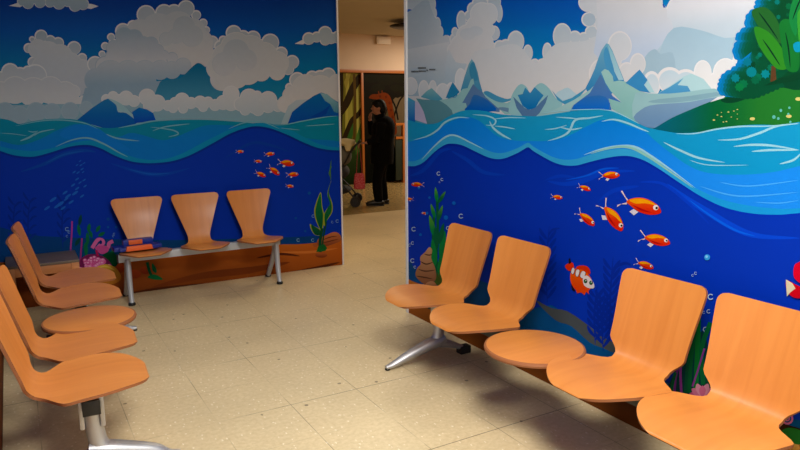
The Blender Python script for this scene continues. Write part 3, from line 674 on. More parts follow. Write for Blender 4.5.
def leaf(pts, c, rib, cr_=(4, 44, 26)):
    A.poly(pts, c, 4); A.stroke(rib, 1.5, cr_)
leaf([(752, 12), (764, 7), (774, 14), (781, 28), (783, 43), (773, 40), (761, 29)], (34, 92, 38), [(759, 12), (768, 24), (779, 40)])
leaf([(755, 27), (766, 30), (775, 38), (784, 51), (789, 67), (778, 69), (766, 56), (758, 42)], (46, 126, 36), [(763, 39), (772, 52), (781, 66)])
leaf([(780, 24), (788, 19), (797, 27), (800, 48), (799, 70), (787, 69), (782, 44)], (24, 106, 42), [(786, 32), (789, 48), (791, 68)])
leaf([(790, 22), (791, 8), (796, -4), (806, -10), (812, 10), (800, 22), (796, 36)], (26, 118, 56), [(793, 20), (799, 4), (806, -8)])
leaf([(798, 14), (808, 10), (816, 30), (812, 60), (802, 56)], (56, 144, 50), [(804, 16), (808, 36), (808, 58)])
A.poly([(794, 44), (801, 42), (804, 50), (796, 52)], (30, 140, 170), 3)
FL = (206, 192, 112); FC = (92, 176, 158)
for x, y, r in ((714.5, 120, 1.2), (718, 115, .9), (729, 112, 1), (722, 116.5, .9), (727, 121.5, .9), (724, 122, .8), (734.5, 111, .8), (738, 109.5, .8), (738, 114, .6), (722, 112.5, .6), (753, 118.8, 2.6), (789.5, 116.2, 2.8), (799, 99, 3), (732, 117, .7), (738, 119, .7)): A.disc(x, y, r, r*.6, FL)
for x, y, r in ((774.5, 117, 1.7), (779, 118.5, 1.3), (781.5, 110.5, 1.4), (790, 107.8, 1.2), (789, 114, 1.1), (791, 122, 1.2)): A.disc(x, y, r, r*1.1, FC)
# sea
RT = [(380, 112), (409, 120), (420, 123), (430, 124.2), (440, 122), (450, 116), (460, 111.6), (470, 110), (485, 111), (500, 114), (515, 115.5), (527, 116), (540, 116), (560, 113), (580, 110.2), (600, 109.4), (612, 111), (625, 116), (640, 124), (650, 128), (665, 131), (680, 133), (700, 132), (720, 128), (740, 125.6), (760, 124.6), (785, 125.2), (800, 122), (900, 110), (1060, 100)]
A.poly(catmull(RT, 5)+[(1060, 320), (380, 320)], ((40, 146, 186), (34, 146, 198), 110, 160))
RBL = [(380, 146), (409, 142), (418, 139), (432, 136), (440, 128), (450, 122), (460, 118), (469, 117), (480, 121), (490, 130), (500, 137), (515, 140.5), (530, 141), (545, 141), (560, 139), (575, 133), (590, 125), (602, 120), (615, 121), (630, 126), (645, 131), (655, 140), (670, 152), (690, 166), (710, 173), (740, 174.6), (770, 172.5), (800, 166), (900, 140), (1060, 120)]
A.poly(catmull(RBL, 5)+[(1060, 320), (380, 320)], ((38, 128, 212), (54, 144, 240), 120, 200))
RD = [(380, 164), (409, 166), (417, 165.6), (425, 161.5), (435, 152), (445, 145), (453, 143.6), (463, 145.3), (475, 151), (488, 157), (497, 159), (506, 158), (518, 153), (524, 149.6), (529, 147.3), (534, 151), (545, 157.5), (555, 162.5), (565, 165.3), (577, 165.4), (590, 162), (605, 158.3), (620, 156), (632, 156.4), (645, 160.5), (660, 169), (680, 182.5), (703, 197), (726, 207.5), (752, 213.3), (778, 214.6), (800, 213), (900, 204), (1060, 200)]
D = catmull(RD, 5)
A.poly([(x, y-6-1.5*math.sin((x-430)*.045)) for x, y in D]+[(1060, 330), (380, 330)], ((64, 164, 206), (44, 150, 212), 140, 200))
FO = (150, 202, 214)
for pts, w in (([(414, 140), (428, 136), (438, 130), (446, 122), (458, 117.5), (470, 118)], 2.4), ([(473, 114.5), (488, 116), (496, 120), (494, 125), (486, 125)], 2.2), ([(490, 121), (494, 128), (503, 135), (512, 139.5)], 3), ([(494, 119), (510, 117.5), (527, 118)], 1.4), ([(495, 126), (505, 127), (516, 129)], 1.8), ([(422, 160), (434, 147), (446, 137), (456, 135.5), (470, 142), (484, 149)], 2.4), ([(545, 129.5), (556, 128.5), (568, 125)], 1.4), ([(548, 141), (562, 136.5), (570, 131), (576, 120), (590, 118), (604, 115.5)], 3), ([(556, 117), (570, 118), (580, 119)], 1.5), ([(560, 127), (572, 129.5), (583, 127.5)], 2), ([(602, 121.5), (614, 119.5), (628, 123), (642, 129), (650, 132)], 2.6), ([(600, 109.5), (613, 111), (626, 116.5), (640, 124)], 1.3), ([(584, 155), (602, 149), (620, 146), (636, 147), (652, 156), (672, 170), (696, 188)], 3), ([(664, 142), (680, 150), (700, 158), (726, 162.5)], 3), ([(676, 133.5), (695, 133.5), (718, 129), (742, 126.4), (770, 126), (800, 123)], 2.2), ([(718, 140), (740, 139), (760, 133), (778, 126), (800, 123.5)], 3.2), ([(734, 146.5), (752, 144.8), (772, 145.5), (800, 150)], 3.2), ([(752, 151.5), (772, 150), (800, 150)], 3), ([(780, 164), (794, 160), (802, 153)], 3.), ([(690, 160), (710, 165), (750, 165)], 1.2), ([(540, 113.5), (560, 111), (580, 109.6), (606, 109)], 1.2)):
    A.stroke(pts, w*.72, FO)
A.stroke([(590, 154), (612, 148), (630, 147.5), (648, 156), (670, 171), (694, 188)], 2.4, (136, 190, 178))
for pts, w in (([(720, 182), (750, 186), (800, 180)], 1.4), ([(700, 186), (740, 196), (800, 192)], 1.6), ([(755, 202), (780, 203), (800, 200)], 1.2)): A.stroke(pts, w, (78, 166, 240))
A.poly(D+[(1060, 700), (380, 700)], ((0, 38, 150), (0, 54, 200), 150, 290))
A.poly([(x, y+2.5) for x, y in D]+[(1060, 700), (380, 700)], ((3, 46, 164), (4, 54, 186), 150, 290))
for pts, w, c in (([(668, 184), (690, 200), (712, 214), (736, 228), (760, 236), (800, 238)], 7, (18, 70, 206)), ([(690, 200), (712, 216), (736, 230), (756, 236)], 2.2, (40, 100, 226)), ([(640, 182), (664, 184), (690, 204), (710, 224)], 3, (12, 58, 190)), ([(548, 181), (566, 184), (586, 180), (606, 172), (636, 171)], 5, (14, 62, 190)), ([(566, 180), (586, 176), (604, 169), (620, 168)], 2, (30, 88, 214)), ([(600, 200), (616, 190), (640, 186)], 4, (12, 58, 186)), ([(410, 176), (424, 170), (440, 152), (452, 149)], 4, (14, 62, 180)), ([(452, 151), (468, 160), (484, 172), (506, 175)], 4, (14, 62, 180)), ([(546, 180), (560, 176), (575, 177)], 3, (12, 58, 182))):
    A.stroke(pts, w, c)
# sea bed and dim weeds
A.poly([(380, 300), (409, 262), (415, 268), (440, 276), (480, 280), (520, 300), (560, 330), (620, 350), (700, 400), (800, 420), (1060, 500), (1060, 800), (380, 800)], ((4, 72, 132), (6, 84, 140), 262, 380), 3)
A.poly([(500, 330), (545, 306), (560, 310), (576, 322), (596, 334), (612, 346), (624, 352), (640, 400), (540, 420)], (6, 82, 142), 3)
A.poly([(536, 300), (552, 308), (568, 311), (590, 326), (606, 338), (624, 347), (624, 356), (604, 348), (590, 342), (572, 326), (556, 320)], (78, 82, 84), 3)
SAND = [(380, 262), (409, 279), (418, 283), (440, 292), (480, 310), (530, 340), (600, 380), (680, 400), (720, 408), (800, 428), (900, 470), (1060, 540)]
A.poly(catmull(SAND, 4)+[(1060, 900), (380, 900)], ((206, 118, 52), (72, 36, 16), 278, 350))  # sand print, its low end also darkened for the shade beneath the seats
A.stroke([(409, 292), (440, 306), (500, 340), (560, 376)], 10, (128, 64, 26), False)
NV = (0, 40, 152)
for x0, y0, n, hgt in ((548, 305, 8, 80), (596, 345, 6, 60), (612, 340, 9, 85), (604, 352, 7, 62)):
    A.stroke([(x0, y0), (x0-1, y0-hgt*.5), (x0+2, y0-hgt)], 1.8, NV)
    for k in range(n):
        yy = y0-hgt*(.08+.8*k/n)
        A.stroke([(x0, yy), (x0+5, yy-7), (x0+9, yy-13)], 3.4, NV); A.stroke([(x0, yy-3), (x0-5, yy-9), (x0-8, yy-15)], 3.4, NV)
A.stroke([(613, 276), (617, 267), (626, 263), (632, 265)], 3, NV); A.stroke([(549, 236), (553, 230), (561, 228)], 2.6, NV)
# two lines of tiny print near the wall end
for x0, x1, y in ((418.5, 426, 68), (412, 419, 71.6), (419.5, 426, 71.2), (430, 435.5, 69.6), (427, 429, 70.4)):
    x = x0
    while x < x1:
        A.poly([(x, y-.75), (x+.7, y-.8), (x+.7, y+.6), (x, y+.65)], (54, 58, 62)); x += 1.05
mural_r = A.build('ocean_mural', M['print'])
tag(mural_r, 'printed ocean mural with spiky ice hills and green island covering the right wall', 'mural')
for f in ((418.5, 184.5, 13, 4, -1), (410, 199, 9, 4, -1), (425.5, 213.2, 6.5, 4, -1), (610, 175.3, 21, -5, 1), (585, 187.7, 14, 16, 1), (557.5, 197, 12, 6, 1), (586.5, 218, 23, 36, 1), (612.5, 216, 36, 50, 1), (641, 205, 44, 14, 1), (655.5, 239.3, 32, 10, 1), (645, 264.5, 20, 16, 1)):
    fish(WR, mural_r, f[0], f[1], f[2], f[3], f[4], f[2] > 18, .34)
def striped_fish():
    A = Art(WR); O = (226, 66, 26); W_ = (226, 214, 208); K = (22, 16, 18)
    A.poly([(574, 263), (570.5, 262.5), (566, 265.5), (567.5, 269), (571, 271), (575, 270)], (220, 52, 26), 3)
    A.poly([(569.5, 264), (569.5, 259), (571, 257.5), (572.2, 263)], K)
    A.poly([(577, 268), (580, 265.5), (586, 265.5), (590, 268), (591, 274), (584, 272)], (210, 50, 24), 3)
    A.poly([(573, 268), (578, 269), (584, 270), (590, 275), (593, 282), (591, 289), (585, 292.5), (578, 291), (572.5, 284), (571, 276)], ((236, 100, 40), O, 268, 290), 4)
    for p in ([(573.5, 267.5), (575.5, 269), (574, 274), (572, 272)], [(577.5, 269.5), (580.5, 270.5), (578.5, 276.5), (576.5, 274.5)], [(583, 271), (586.5, 272.5), (584, 278), (581, 276)]):
        A.poly([(p[0][0]-.5, p[0][1]-.3), (p[1][0]+.6, p[1][1]), (p[2][0]+.5, p[2][1]+.5), (p[3][0]-.5, p[3][1]+.3)], (90, 20, 16), 2); A.poly(p, W_, 2)
    A.poly([(584, 277), (588, 275.5), (592, 279), (595, 284), (594.5, 288), (588.5, 287.5), (584.5, 284)], W_, 4)
    for x, y in ((586.5, 281, ), (592, 282.6)): A.disc(x, y, 1.9, 2.2, K); A.disc(x-.2, y-.2, 1.2, 1.4, (40, 110, 60)); A.disc(x+.4, y-.7, .5, .6, W_)
    A.poly([(577, 288), (583, 289), (588, 288), (590, 294), (587, 291.5), (585.5, 295), (582, 292), (578, 293)], (228, 72, 30), 2)
    A.poly([(572, 283), (574, 287), (576.5, 291), (573, 290)], K, 2)
    return A.build('painted_fish', M['print'], mural_r)
striped_fish()
def kelp():
    A = Art(WR); G = [(20, 128, 60), (12, 96, 58), (66, 150, 50)]
    for p in ([(438, 200), (438.5, 230), (437, 260), (440, 284)], [(435, 214), (434, 240), (437, 270)], [(444, 236), (441, 262), (442, 284)]): A.stroke(p, 2.6, (10, 92, 52), False)
    for i, (x, y, a, l) in enumerate(((438, 202, -97, 15), (439, 203, -58, 14), (436, 218, -107, 15), (438, 222, -72, 18), (436, 238, -104, 24), (437, 252, -92, 26), (441, 258, -80, 28), (438, 276, -100, 30), (441, 280, -86, 32), (443, 272, -72, 24), (436, 266, -96, 28), (440, 244, -78, 22))):
        ca, sa = math.cos(math.radians(a)), math.sin(math.radians(a)); w = l*.1+.5
        A.poly([(x, y), (x+ca*l*.4-sa*w, y+sa*l*.4+ca*w), (x+ca*l, y+sa*l), (x+ca*l*.4+sa*w, y+sa*l*.4-ca*w)], (((96, 164, 54), G[i % 2], y-l, y-l*.4) if i < 5 else G[i % 2]), 3)
    for a in range(-150, -20, 16): A.stroke([(440, 286), (440+8*math.cos(math.radians(a)), 286+14*math.sin(math.radians(a)))], 1.6, (70, 96, 34))
    return A.build('painted_seaweed', M['print'], mural_r)
def cairn():
    A = Art(WR); T1, T2 = (204, 150, 108), (140, 86, 56)
    A.poly([(430, 247), (433, 250), (432, 258), (436, 268), (437, 278), (432, 284), (425, 284), (416.5, 276), (418, 268), (421.5, 264), (421, 257), (426, 252)], (T1, T2, 248, 284), 3)
    for p in ([(421, 261), (427, 264), (434, 262)], [(419, 269), (426, 271), (436, 270)], [(417, 276), (424, 277), (434, 279)], [(425, 254), (430, 255), (433, 254)]): A.stroke(p, 1.3, (84, 50, 34))
    A.poly([(425, 289), (427, 283), (433, 281), (437, 284), (438, 290), (430, 292)], ((200, 140, 100), (120, 70, 46), 281, 291), 3)
    return A.build('painted_rock', M['print'], mural_r)
kelp(); cairn()
BW = (190, 210, 224); BB = (24, 104, 200)
bubbles(WR, mural_r, [(439.5, 173.5, 2, BW), (443, 179.5, 1.5, BW), (440.5, 182, .8, BW), (462, 216, 2.4, BW), (449, 228, 2, BW), (414.7, 229, 2.3, BW), (413.5, 243, 1.6, BW), (410.5, 245, 1.4, BW), (413.5, 260.5, 2.2, BW), (416, 267, 1.4, BW), (430.5, 197.5, 1.2, BB, 1), (455, 203, 1.8, BB, 1), (447, 217.5, 2.2, BB, 1), (421.5, 234.5, 1.4, BB, 1), (428, 213, 1.4, BB, 1), (420, 188, 1.2, BB, 1), (708.5, 257, 3, (60, 150, 220), 1), (708, 256.4, 1.4, (130, 196, 236), 1), (712, 296.5, 3, BW), (697, 273, 1.4, BW), (694, 275, 1.2, BW), (710, 311, 2, BW), (705, 312, 1.4, BW), (707, 329, 2.6, BW), (704, 363, 2.4, BW), (682.5, 374, 2.2, BW), (706, 344, 1.2, BW)])
def garden():
    A = Art(WR)
    A.poly([(668, 404), (676, 372), (690, 352), (704, 330), (712, 360), (716, 400)], (8, 62, 66), 3)
    for p, w, c in (([(697, 395), (699, 350), (700, 318)], 5, (24, 124, 52)), ([(690, 392), (692, 360), (696, 330)], 5, (14, 100, 52)), ([(705, 384), (703, 350), (712, 322)], 4.5, (20, 110, 60)), ([(683, 395), (682, 370), (684, 352)], 2.4, (150, 60, 160)), ([(676, 394), (677, 378), (680, 366)], 2.4, (120, 50, 150)), ([(694, 386), (700, 368), (706, 348)], 1.8, (150, 60, 160)), ([(687, 396), (688, 376), (690, 360)], 3, (12, 84, 56)), ([(672, 398), (674, 384), (677, 372)], 3, (14, 100, 60)), ([(708, 388), (712, 368), (714, 352)], 5, (12, 84, 60))):
        A.stroke(p, w, c, False)
    return A.build('painted_seaweed', M['print'], mural_r)
def lotus():
    A = Art(WR)
    for a, l, c in ((-165, 14, (210, 96, 140)), (-15, 14, (210, 96, 140)), (-140, 14, (226, 130, 164)), (-40, 14, (226, 130, 164)), (-112, 15, (238, 160, 184)), (-68, 15, (238, 160, 184)), (-90, 12, (228, 120, 158))):
        ca, sa = math.cos(math.radians(a)), math.sin(math.radians(a))
        A.poly([(704, 397), (704+ca*l*.6-sa*3.4, 397+sa*l*.6+ca*3.4), (704+ca*l, 397+sa*l), (704+ca*l*.6+sa*3.4, 397+sa*l*.6-ca*3.4)], c, 3)
    return A.build('painted_flower', M['print'], mural_r)
def red_fish():
    A = Art(WR); R_ = (214, 34, 52)
    A.poly([(800, 262), (796, 265), (795, 274), (798, 280), (808, 284), (820, 270), (812, 256)], R_, 3)
    A.poly([(788, 280), (797, 284), (808, 290), (806, 297), (795, 297), (788.5, 290)], (206, 30, 40), 3)
    A.poly([(787.5, 279), (794, 283), (797, 288), (792, 292), (788.5, 296)], (222, 206, 170))
    A.poly([(806, 278), (826, 272), (846, 282), (850, 298), (830, 308), (808, 300)], R_, 3)
    return A.build('painted_fish', M['print'], mural_r)
def shells():
    A = Art(WR)
    A.ring(789, 418, 6, 2, (222, 120, 170)); A.ring(789, 418, 2.6, 1.2, (222, 120, 170))
    A.poly([(770, 452), (780, 438), (792, 432), (806, 440), (810, 460), (780, 466)], ((240, 196, 110), (210, 140, 60), 432, 455), 3)
    for p in ([(786, 434), (790, 446), (790, 460)], [(796, 434), (802, 446), (806, 460)]): A.stroke(p, 1.4, (170, 100, 40))
    A.poly([(782, 432), (790, 427), (803, 430), (812, 438), (800, 444), (788, 438)], (40, 120, 44), 3)
    return A.build('painted_shell', M['print'], mural_r)
garden(); lotus(); red_fish(); shells()

# ---- left wall, seen almost edge on ---------------------------------------
WL = Wall('X', XL, .3, YB, 0, H, 1, KP)
A = Art(WL)
def rect(A, y0, y1, z0, z1, c0, c1):
    n0 = len(A.V); WL.layer += 1; off = .0005+.00002*WL.layer
    for y, z, c in ((y0, z0, c0), (y1, z0, c0), (y1, z1, c1), (y0, z1, c1)):
        A.V.append(WL.co(y, z, off)); A.C.append(tuple(min(v*KP, .88) for v in lin(c)))
    A.F.append((n0, n0+1, n0+2, n0+3))
rect(A, .3, YB, 0, .34, (96, 46, 20), (186, 98, 44))
rect(A, .3, YB, .34, .48, (6, 70, 110), (4, 62, 150))
rect(A, .3, YB, .48, 1.28, (4, 50, 158), (6, 44, 140))
rect(A, .3, YB, 1.28, 1.36, (22, 138, 182), (22, 118, 200))
rect(A, .3, YB, 1.36, 1.56, (22, 118, 200), (22, 136, 162))
rect(A, .3, YB, 1.56, 2.2, (150, 175, 186), (20, 112, 168))
rect(A, .3, YB, 2.2, H, (14, 100, 168), (0, 50, 140))
mural_l = A.build('ocean_mural', M['print'])
tag(mural_l, 'printed ocean mural covering the left wall behind the left seat row, seen edge-on', 'mural')

# ------------------------------------------------------------------ plywood seat shells
def shell_mesh(name, prof, half, thick=.012, nu=22, ns=64, hollow=.0, dish=.0, mats=()):
    P = catmull(prof, 10)
    d = [0]
    for a, b in zip(P, P[1:]): d.append(d[-1]+math.hypot(b[0]-a[0], b[1]-a[1]))
    Ltot = d[-1]
    def at(s):
        t = s*Ltot
        for i in range(len(d)-1):
            if t <= d[i+1] or i == len(d)-2:
                k = (t-d[i])/(d[i+1]-d[i]); return (P[i][0]+(P[i+1][0]-P[i][0])*k, P[i][1]+(P[i+1][1]-P[i][1])*k)
    # denser rows near both ends for the rounded corners
    S = [.5-.5*math.cos(PI*i/ns) for i in range(ns+1)]
    S = [.55*a+.45*(i/ns) for i, a in enumerate(S)]
    grid = []
    for s in S:
        y, z = at(s); y2, z2 = at(min(s+.004, 1)); y1, z1 = at(max(s-.004, 0))
        t = Vector((0, y2-y1, z2-z1)).normalized(); n = Vector((0, t.z, -t.y))
        w = half(s*Ltot, Ltot)
        row = []
        for j in range(nu+1):
            u = -1+2*j/nu; x = u*w
            k = min(max((s-.4)/.25, 0), 1); bow = dish*(x/.21)**2*(1-k)+hollow*(x/.21)**2*k
            row.append((Vector((x, y, z))+n*bow, n, (x, s*Ltot)))
        grid.append(row)
    bm = bmesh.new(); uvl = bm.loops.layers.uv.new('grain')
    top = [[bm.verts.new(c[0]) for c in r] for r in grid]
    bot = [[bm.verts.new(c[0]-c[1]*thick) for c in r] for r in grid]
    R, Cn = len(grid), nu+1
    def face(vs, uvs, mi):
        f = bm.faces.new(vs); f.material_index = mi
        for l, q in zip(f.loops, uvs): l[uvl].uv = q
    for i in range(R-1):
        for j in range(Cn-1):
            q = [(i, j), (i, j+1), (i+1, j+1), (i+1, j)]; uvq = [grid[a][b][2] for a, b in q]
            face([top[a][b] for a, b in q], uvq, 0); face([bot[a][b] for a, b in q[::-1]], uvq[::-1], 0)
    ring = [(0, j) for j in range(Cn)]+[(i, Cn-1) for i in range(1, R)]+[(R-1, j) for j in range(Cn-2, -1, -1)]+[(i, 0) for i in range(R-2, 0, -1)]
    for a, b in zip(ring, ring[1:]+ring[:1]):
        face([top[a[0]][a[1]], bot[a[0]][a[1]], bot[b[0]][b[1]], top[b[0]][b[1]]], [grid[a[0]][a[1]][2]]*2+[grid[b[0]][b[1]][2]]*2, 1)
    bmesh.ops.recalc_face_normals(bm, faces=bm.faces[:])
    me = bpy.data.meshes.new(name); bm.to_mesh(me); bm.free()
    for m in mats: me.materials.append(m)
    for p in me.polygons: p.use_smooth = True
    me.set_sharp_from_angle(angle=math.radians(40))
    return me
def lerp_tab(tab, x):
    for (a, va), (b, vb) in zip(tab, tab[1:]):
        if x <= b:
            t = (x-a)/(b-a); t = t*t*(3-2*t); return va+(vb-va)*t
    return tab[-1][1]
def lerp_tab2(tab, x):
    for (a, va), (b, vb) in zip(tab, tab[1:]):
        if x <= b:
            t = (x-a)/(b-a)
            if b-a < .2: t = t*t*(3-2*t)
            return va+(vb-va)*t
    return tab[-1][1]
def half_row(s, L):
    w = lerp_tab([(0, .258), (.335, .258), (.44, .148), (.472, .150), (.55, .204), (.89, .226), (2, .230)], s)
    if s < .27: w = w*math.sqrt(max(1-((.27-s)/.27)**2.2*.92, .02))
    r = .042
    if s > L-r: w = w-r+math.sqrt(max(r*r-(s-(L-r))**2, 0))
    return w
def half_bench(s, L):
    w = lerp_tab2([(0, .19), (.16, .205), (.24, .19), (.375, .097), (.41, .096), (.43, .1), (.84, .238), (.845, .24), (2, .24)], s)
    if s < .16: w = w*math.sqrt(max(1-((.16-s)/.16)**2.2*.8, .02))
    r = .05
    if s > L-r: w = w-r+math.sqrt(max(r*r-(s-(L-r))**2, 0))
    return w
# local frame of a row: +Y is forward (towards the room), X along the row
PROF_ROW = [(.335, .423), (.32, .434), (.23, .448), (.1, .444), (0, .434), (-.07, .432), (-.115, .445), (-.145, .480), (-.168, .54), (-.2, .64), (-.235, .75), (-.262, .835)]
PROF_BENCH = [(.25, .432), (.235, .441), (.18, .446), (.08, .438), (0, .430), (-.06, .430), (-.1, .446), (-.125, .485), (-.142, .54), (-.165, .64), (-.19, .75), (-.205, .855)]
me_row = shell_mesh('seat', PROF_ROW, half_row, .013, hollow=.024, dish=.006, mats=(M['wood'], M['wood_edge']))
me_bench = shell_mesh('seat', PROF_BENCH, half_bench, .012, hollow=.02, dish=.006, mats=(M['wood_bench'], M['wood_edge']))
def disc_top(name, r, z, th, parent, loc):
    bm = bmesh.new(); uvl = bm.loops.layers.uv.new('grain')
    lathe(bm, [(r-.012, -th), (r-.003, -th+.003), (r, -th*.5), (r-.003, -.003), (r-.012, 0)], (0, 0, z), 64)
    for f in bm.faces:
        f.material_index = 0 if abs(f.normal.z) > .5 or len(f.verts) > 4 else 1
        for l in f.loops: l[uvl].uv = (l.vert.co.x, l.vert.co.y)
    o = obj(name, bm, (M['wood'], M['wood_edge']), parent); o.location = loc
    return o
def beam_leg(parent, x, o, long_=.37):
    bm = bmesh.new()
    sweep(bm, [(x, o-.027, .34), (x, o-.024, .27), (x, o-.014, .17), (x, o, .115)], [.036, .035, .036, .046], 16, (.8, 1.1), 5, upv=(0, 1, 0))
    sweep(bm, [(x, o-.055, .13), (x, o+.02, .115), (x, o+.10, .095), (x, o+.22, .06), (x, o+long_-.05, .026), (x, o+long_, .018)], [.038, .046, .042, .033, .023, .016], 14, (1, .85), 5)
    sweep(bm, [(x, o+.06, .12), (x, o-.03, .105), (x, o-.12, .075), (x, o-.2, .04)], [.036, .038, .028, .02], 14, (1, .78), 5)
    for lo, hi in ((-.078, -.058), (.005, .025)): box(bm, (x-.03, o+lo, .235), (x+.03, o+hi, .385), .007)
    leg = obj('leg', bm, M['alu'], parent, 50)
    bm = bmesh.new(); lathe(bm, [(.013, 0), (.017, .003), (.016, .012), (.01, .016)], (x, o+long_-.012, 0), 16)
    obj('foot_pad', bm, M['rubber'], leg)
    bm = bmesh.new(); box(bm, (x-.028, o-.255, 0), (x+.028, o-.175, .052), .006)
    obj('foot_pad', bm, M['rubber'], leg)
    return leg
def seat_row(label, loc, rz, xs_seats, x_table, legs, ends, by, reach=.37):
    t = thing('beam_seating', label, 'waiting seats', loc, rz, 'beam seating rows along the side walls')
    bm = bmesh.new(); box(bm, (ends[0], by-.033, .315), (ends[1], by+.033, .375), .004)
    beam = obj('beam', bm, M['black'], t)
    for x in (ends[0], ends[1]):
        bm = bmesh.new(); box(bm, (x-.004, by-.036, .312), (x+.004, by+.036, .378), .002); obj('end_cap', bm, M['black'], beam)
    for x in xs_seats:
        s = link('seat', me_row, t); s.location = (x, 0, 0)
    disc_top('table_top', .245, .45, .024, t, (x_table, .13, 0))
    for x, yy, zz in [(x, .0, .421) for x in xs_seats]+[(x_table, .03, .43)]:
        bm = bmesh.new()
        lathe(bm, [(.022, .37), (.022, zz-.012), (.05, zz-.006), (.05, zz)], (x, by, 0), 20)
        obj('bracket', bm, M['alu'], t)
    for x in legs: beam_leg(t, x, by+.027, reach)
    return t
# right row: forward is -X, so local +Y -> -X ; local +X -> +Y
def along(ys, y0): return [y-y0 for y in ys]
row_r = seat_row('four wooden seats and a round table on a black beam under the ice-hill mural', (2.245, 2.44, 0), PI/2,
                 along((3.40, 2.885, 1.93, 1.43), 2.44), -.08, along((3.42, 1.46), 2.44), (-1.06, 1.06), -.02)
# left row: forward is +X, local +X -> -Y
row_l = seat_row('four wooden seats and a round table on a beam along the left wall', (.165, 4.09, 0), -PI/2-.059,
                 [-(y-4.09) for y in (3.10, 3.61, 4.56, 5.06)], .09, [-(y-4.09) for y in (3.05, 5.06)], (-1.06, 1.11), .09, .33)

# three-seat bench against the back wall (forward = -Y)
bench = thing('bench_seating', 'three wooden heart-backed seats on a grey beam against the back wall', 'bench', (1.365, 5.80, 0), PI)
bm = bmesh.new(); box(bm, (-.695, -.03, .355), (.695, .03, .418), .004)
bbeam = obj('beam', bm, M['grey_paint'], bench)
for x in (-.697, .697):
    bm = bmesh.new(); box(bm, (x-.003, -.033, .352), (x+.003, .033, .421), .002); obj('end_cap', bm, M['rubber'], bbeam)
for x in (.487, 0, -.487):
    s = link('seat', me_bench, bench); s.location = (x, 0, 0)
    bm = bmesh.new(); box(bm, (x-.06, -.05, .412), (x+.06, .05, .4195), .003); obj('bracket', bm, M['grey_paint'], bench)
for x in (.625, -.655):
    for sgn, yy in ((1, .085), (-1, -.24)):
        bm = bmesh.new()
        sweep(bm, [(x, sgn*.02, .372), (x, sgn*.035, .28), (x, yy*.6, .13), (x, yy, .012)], [.027, .026, .024, .022], 14, (1.1, .9), 6)
        lg = obj('leg', bm, M['grey_paint'], bench)
        bm = bmesh.new(); lathe(bm, [(.026, 0), (.029, .004), (.028, .018), (.021, .026)], (x, yy, 0), 18)
        obj('foot_pad', bm, M['rubber'], lg)

# ------------------------------------------------------------------ low table in the corner
tb = thing('side_table', 'low square wooden table in the corner behind the left seat row', 'table', (.125, 5.865, 0))
def uvbox(name, lo, hi, mat, parent, bev=.003):
    bm = bmesh.new(); box(bm, lo, hi, bev); uvl = bm.loops.layers.uv.new('grain')
    for f in bm.faces:
        for l in f.loops: l[uvl].uv = (l.vert.co.y+l.vert.co.z, l.vert.co.x)
    return obj(name, bm, mat, parent)
uvbox('table_top', (-.25, -.205, .425), (.25, .205, .445), M['wood_top'], tb)
for x in (-.221, .221):
    for y in (-.176, .176):
        uvbox('leg', (x-.027, y-.027, 0), (x+.027, y+.027, .425), M['wood_table'], tb)
for lo, hi in (((-.194, -.196, .355), (.194, -.172, .425)), ((-.194, .172, .355), (.194, .196, .425)), ((-.242, -.149, .355), (-.218, .149, .425)), ((.218, -.149, .355), (.242, .149, .425))):
    uvbox('apron', lo, hi, M['wood_table'], tb)

# ------------------------------------------------------------------ blue and orange case on the bench
toy = thing('toy_case', 'blue and orange plastic toy case on the left seat of the bench', 'toy', (.83, 5.80, .4495), math.radians(4))
bm = bmesh.new(); box(bm, (-.15, -.05, 0), (.15, .12, .03), .008)
box(bm, (-.19, -.03, .0), (-.13, .08, .036), .01); box(bm, (.125, -.03, 0), (.19, .08, .032), .01)
box(bm, (-.10, .05, .028), (.14, .115, .075), .01)
obj('case_body', bm, M['toy_blue'], toy)
bm = bmesh.new()
vs = box(bm, (-.10, -.072, .002), (.10, -.046, .042), .004)
for v in bm.verts: v.co.x *= 1.08-.2*(v.co.z/.042)*.5
obj('front_panel', bm, M['toy_orange'], toy)
bm = bmesh.new(); box(bm, (-.06, .035, .034), (.05, .058, .072), .006)
obj('handle', bm, M['toy_orange'], toy)

# ------------------------------------------------------------------ hall beyond the opening
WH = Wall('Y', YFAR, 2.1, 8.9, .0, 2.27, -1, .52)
A = Art(WH)
A.poly([(300, 60), (460, 60), (460, 200), (300, 200)], ((150, 138, 52), (96, 120, 40), 75, 150))
A.poly([(300, 150), (364, 150), (364, 200), (300, 200)], ((58, 86, 36), (36, 50, 22), 150, 183))
for p, c in (([(346, 73), (349, 73), (349, 140), (345, 140)], (214, 204, 96)), ([(356, 78), (360, 74), (362, 120), (357, 140)], (206, 200, 100)), ([(348, 100), (352, 92), (353, 125), (348, 135)], (190, 184, 84)), ([(345, 140), (352, 120), (355, 130), (346, 152)], (66, 120, 50)), ([(355, 140), (361, 122), (361, 150), (356, 155)], (90, 140, 60)), ([(344, 82), (348, 73), (351, 73), (346, 90)], (190, 176, 80))):
    A.poly(p, c)
BK = (58, 44, 20)
A.poly([(330, 73), (343, 73), (343.5, 90), (342.5, 120), (341.5, 200), (330, 200)], BK)
A.stroke([(336, 118), (346, 104), (353, 88), (361, 76)], 7, BK, False); A.stroke([(340, 150), (351, 122), (357, 116), (363, 108)], 4.5, BK, False); A.stroke([(354, 74), (355, 100), (354, 150)], 2.6, (110, 84, 34), False)
A.poly([(363, 70), (460, 70), (460, 200), (363, 200)], ((34, 27, 16), (14, 20, 12), 80, 170))
A.poly([(393, 100), (398, 98), (404, 96), (420, 96), (420, 150), (396, 150), (391, 125)], (126, 108, 82), 2)
A.poly([(377, 96), (386, 94), (392, 104), (396, 122), (388, 130), (376, 120)], (92, 78, 52), 2)
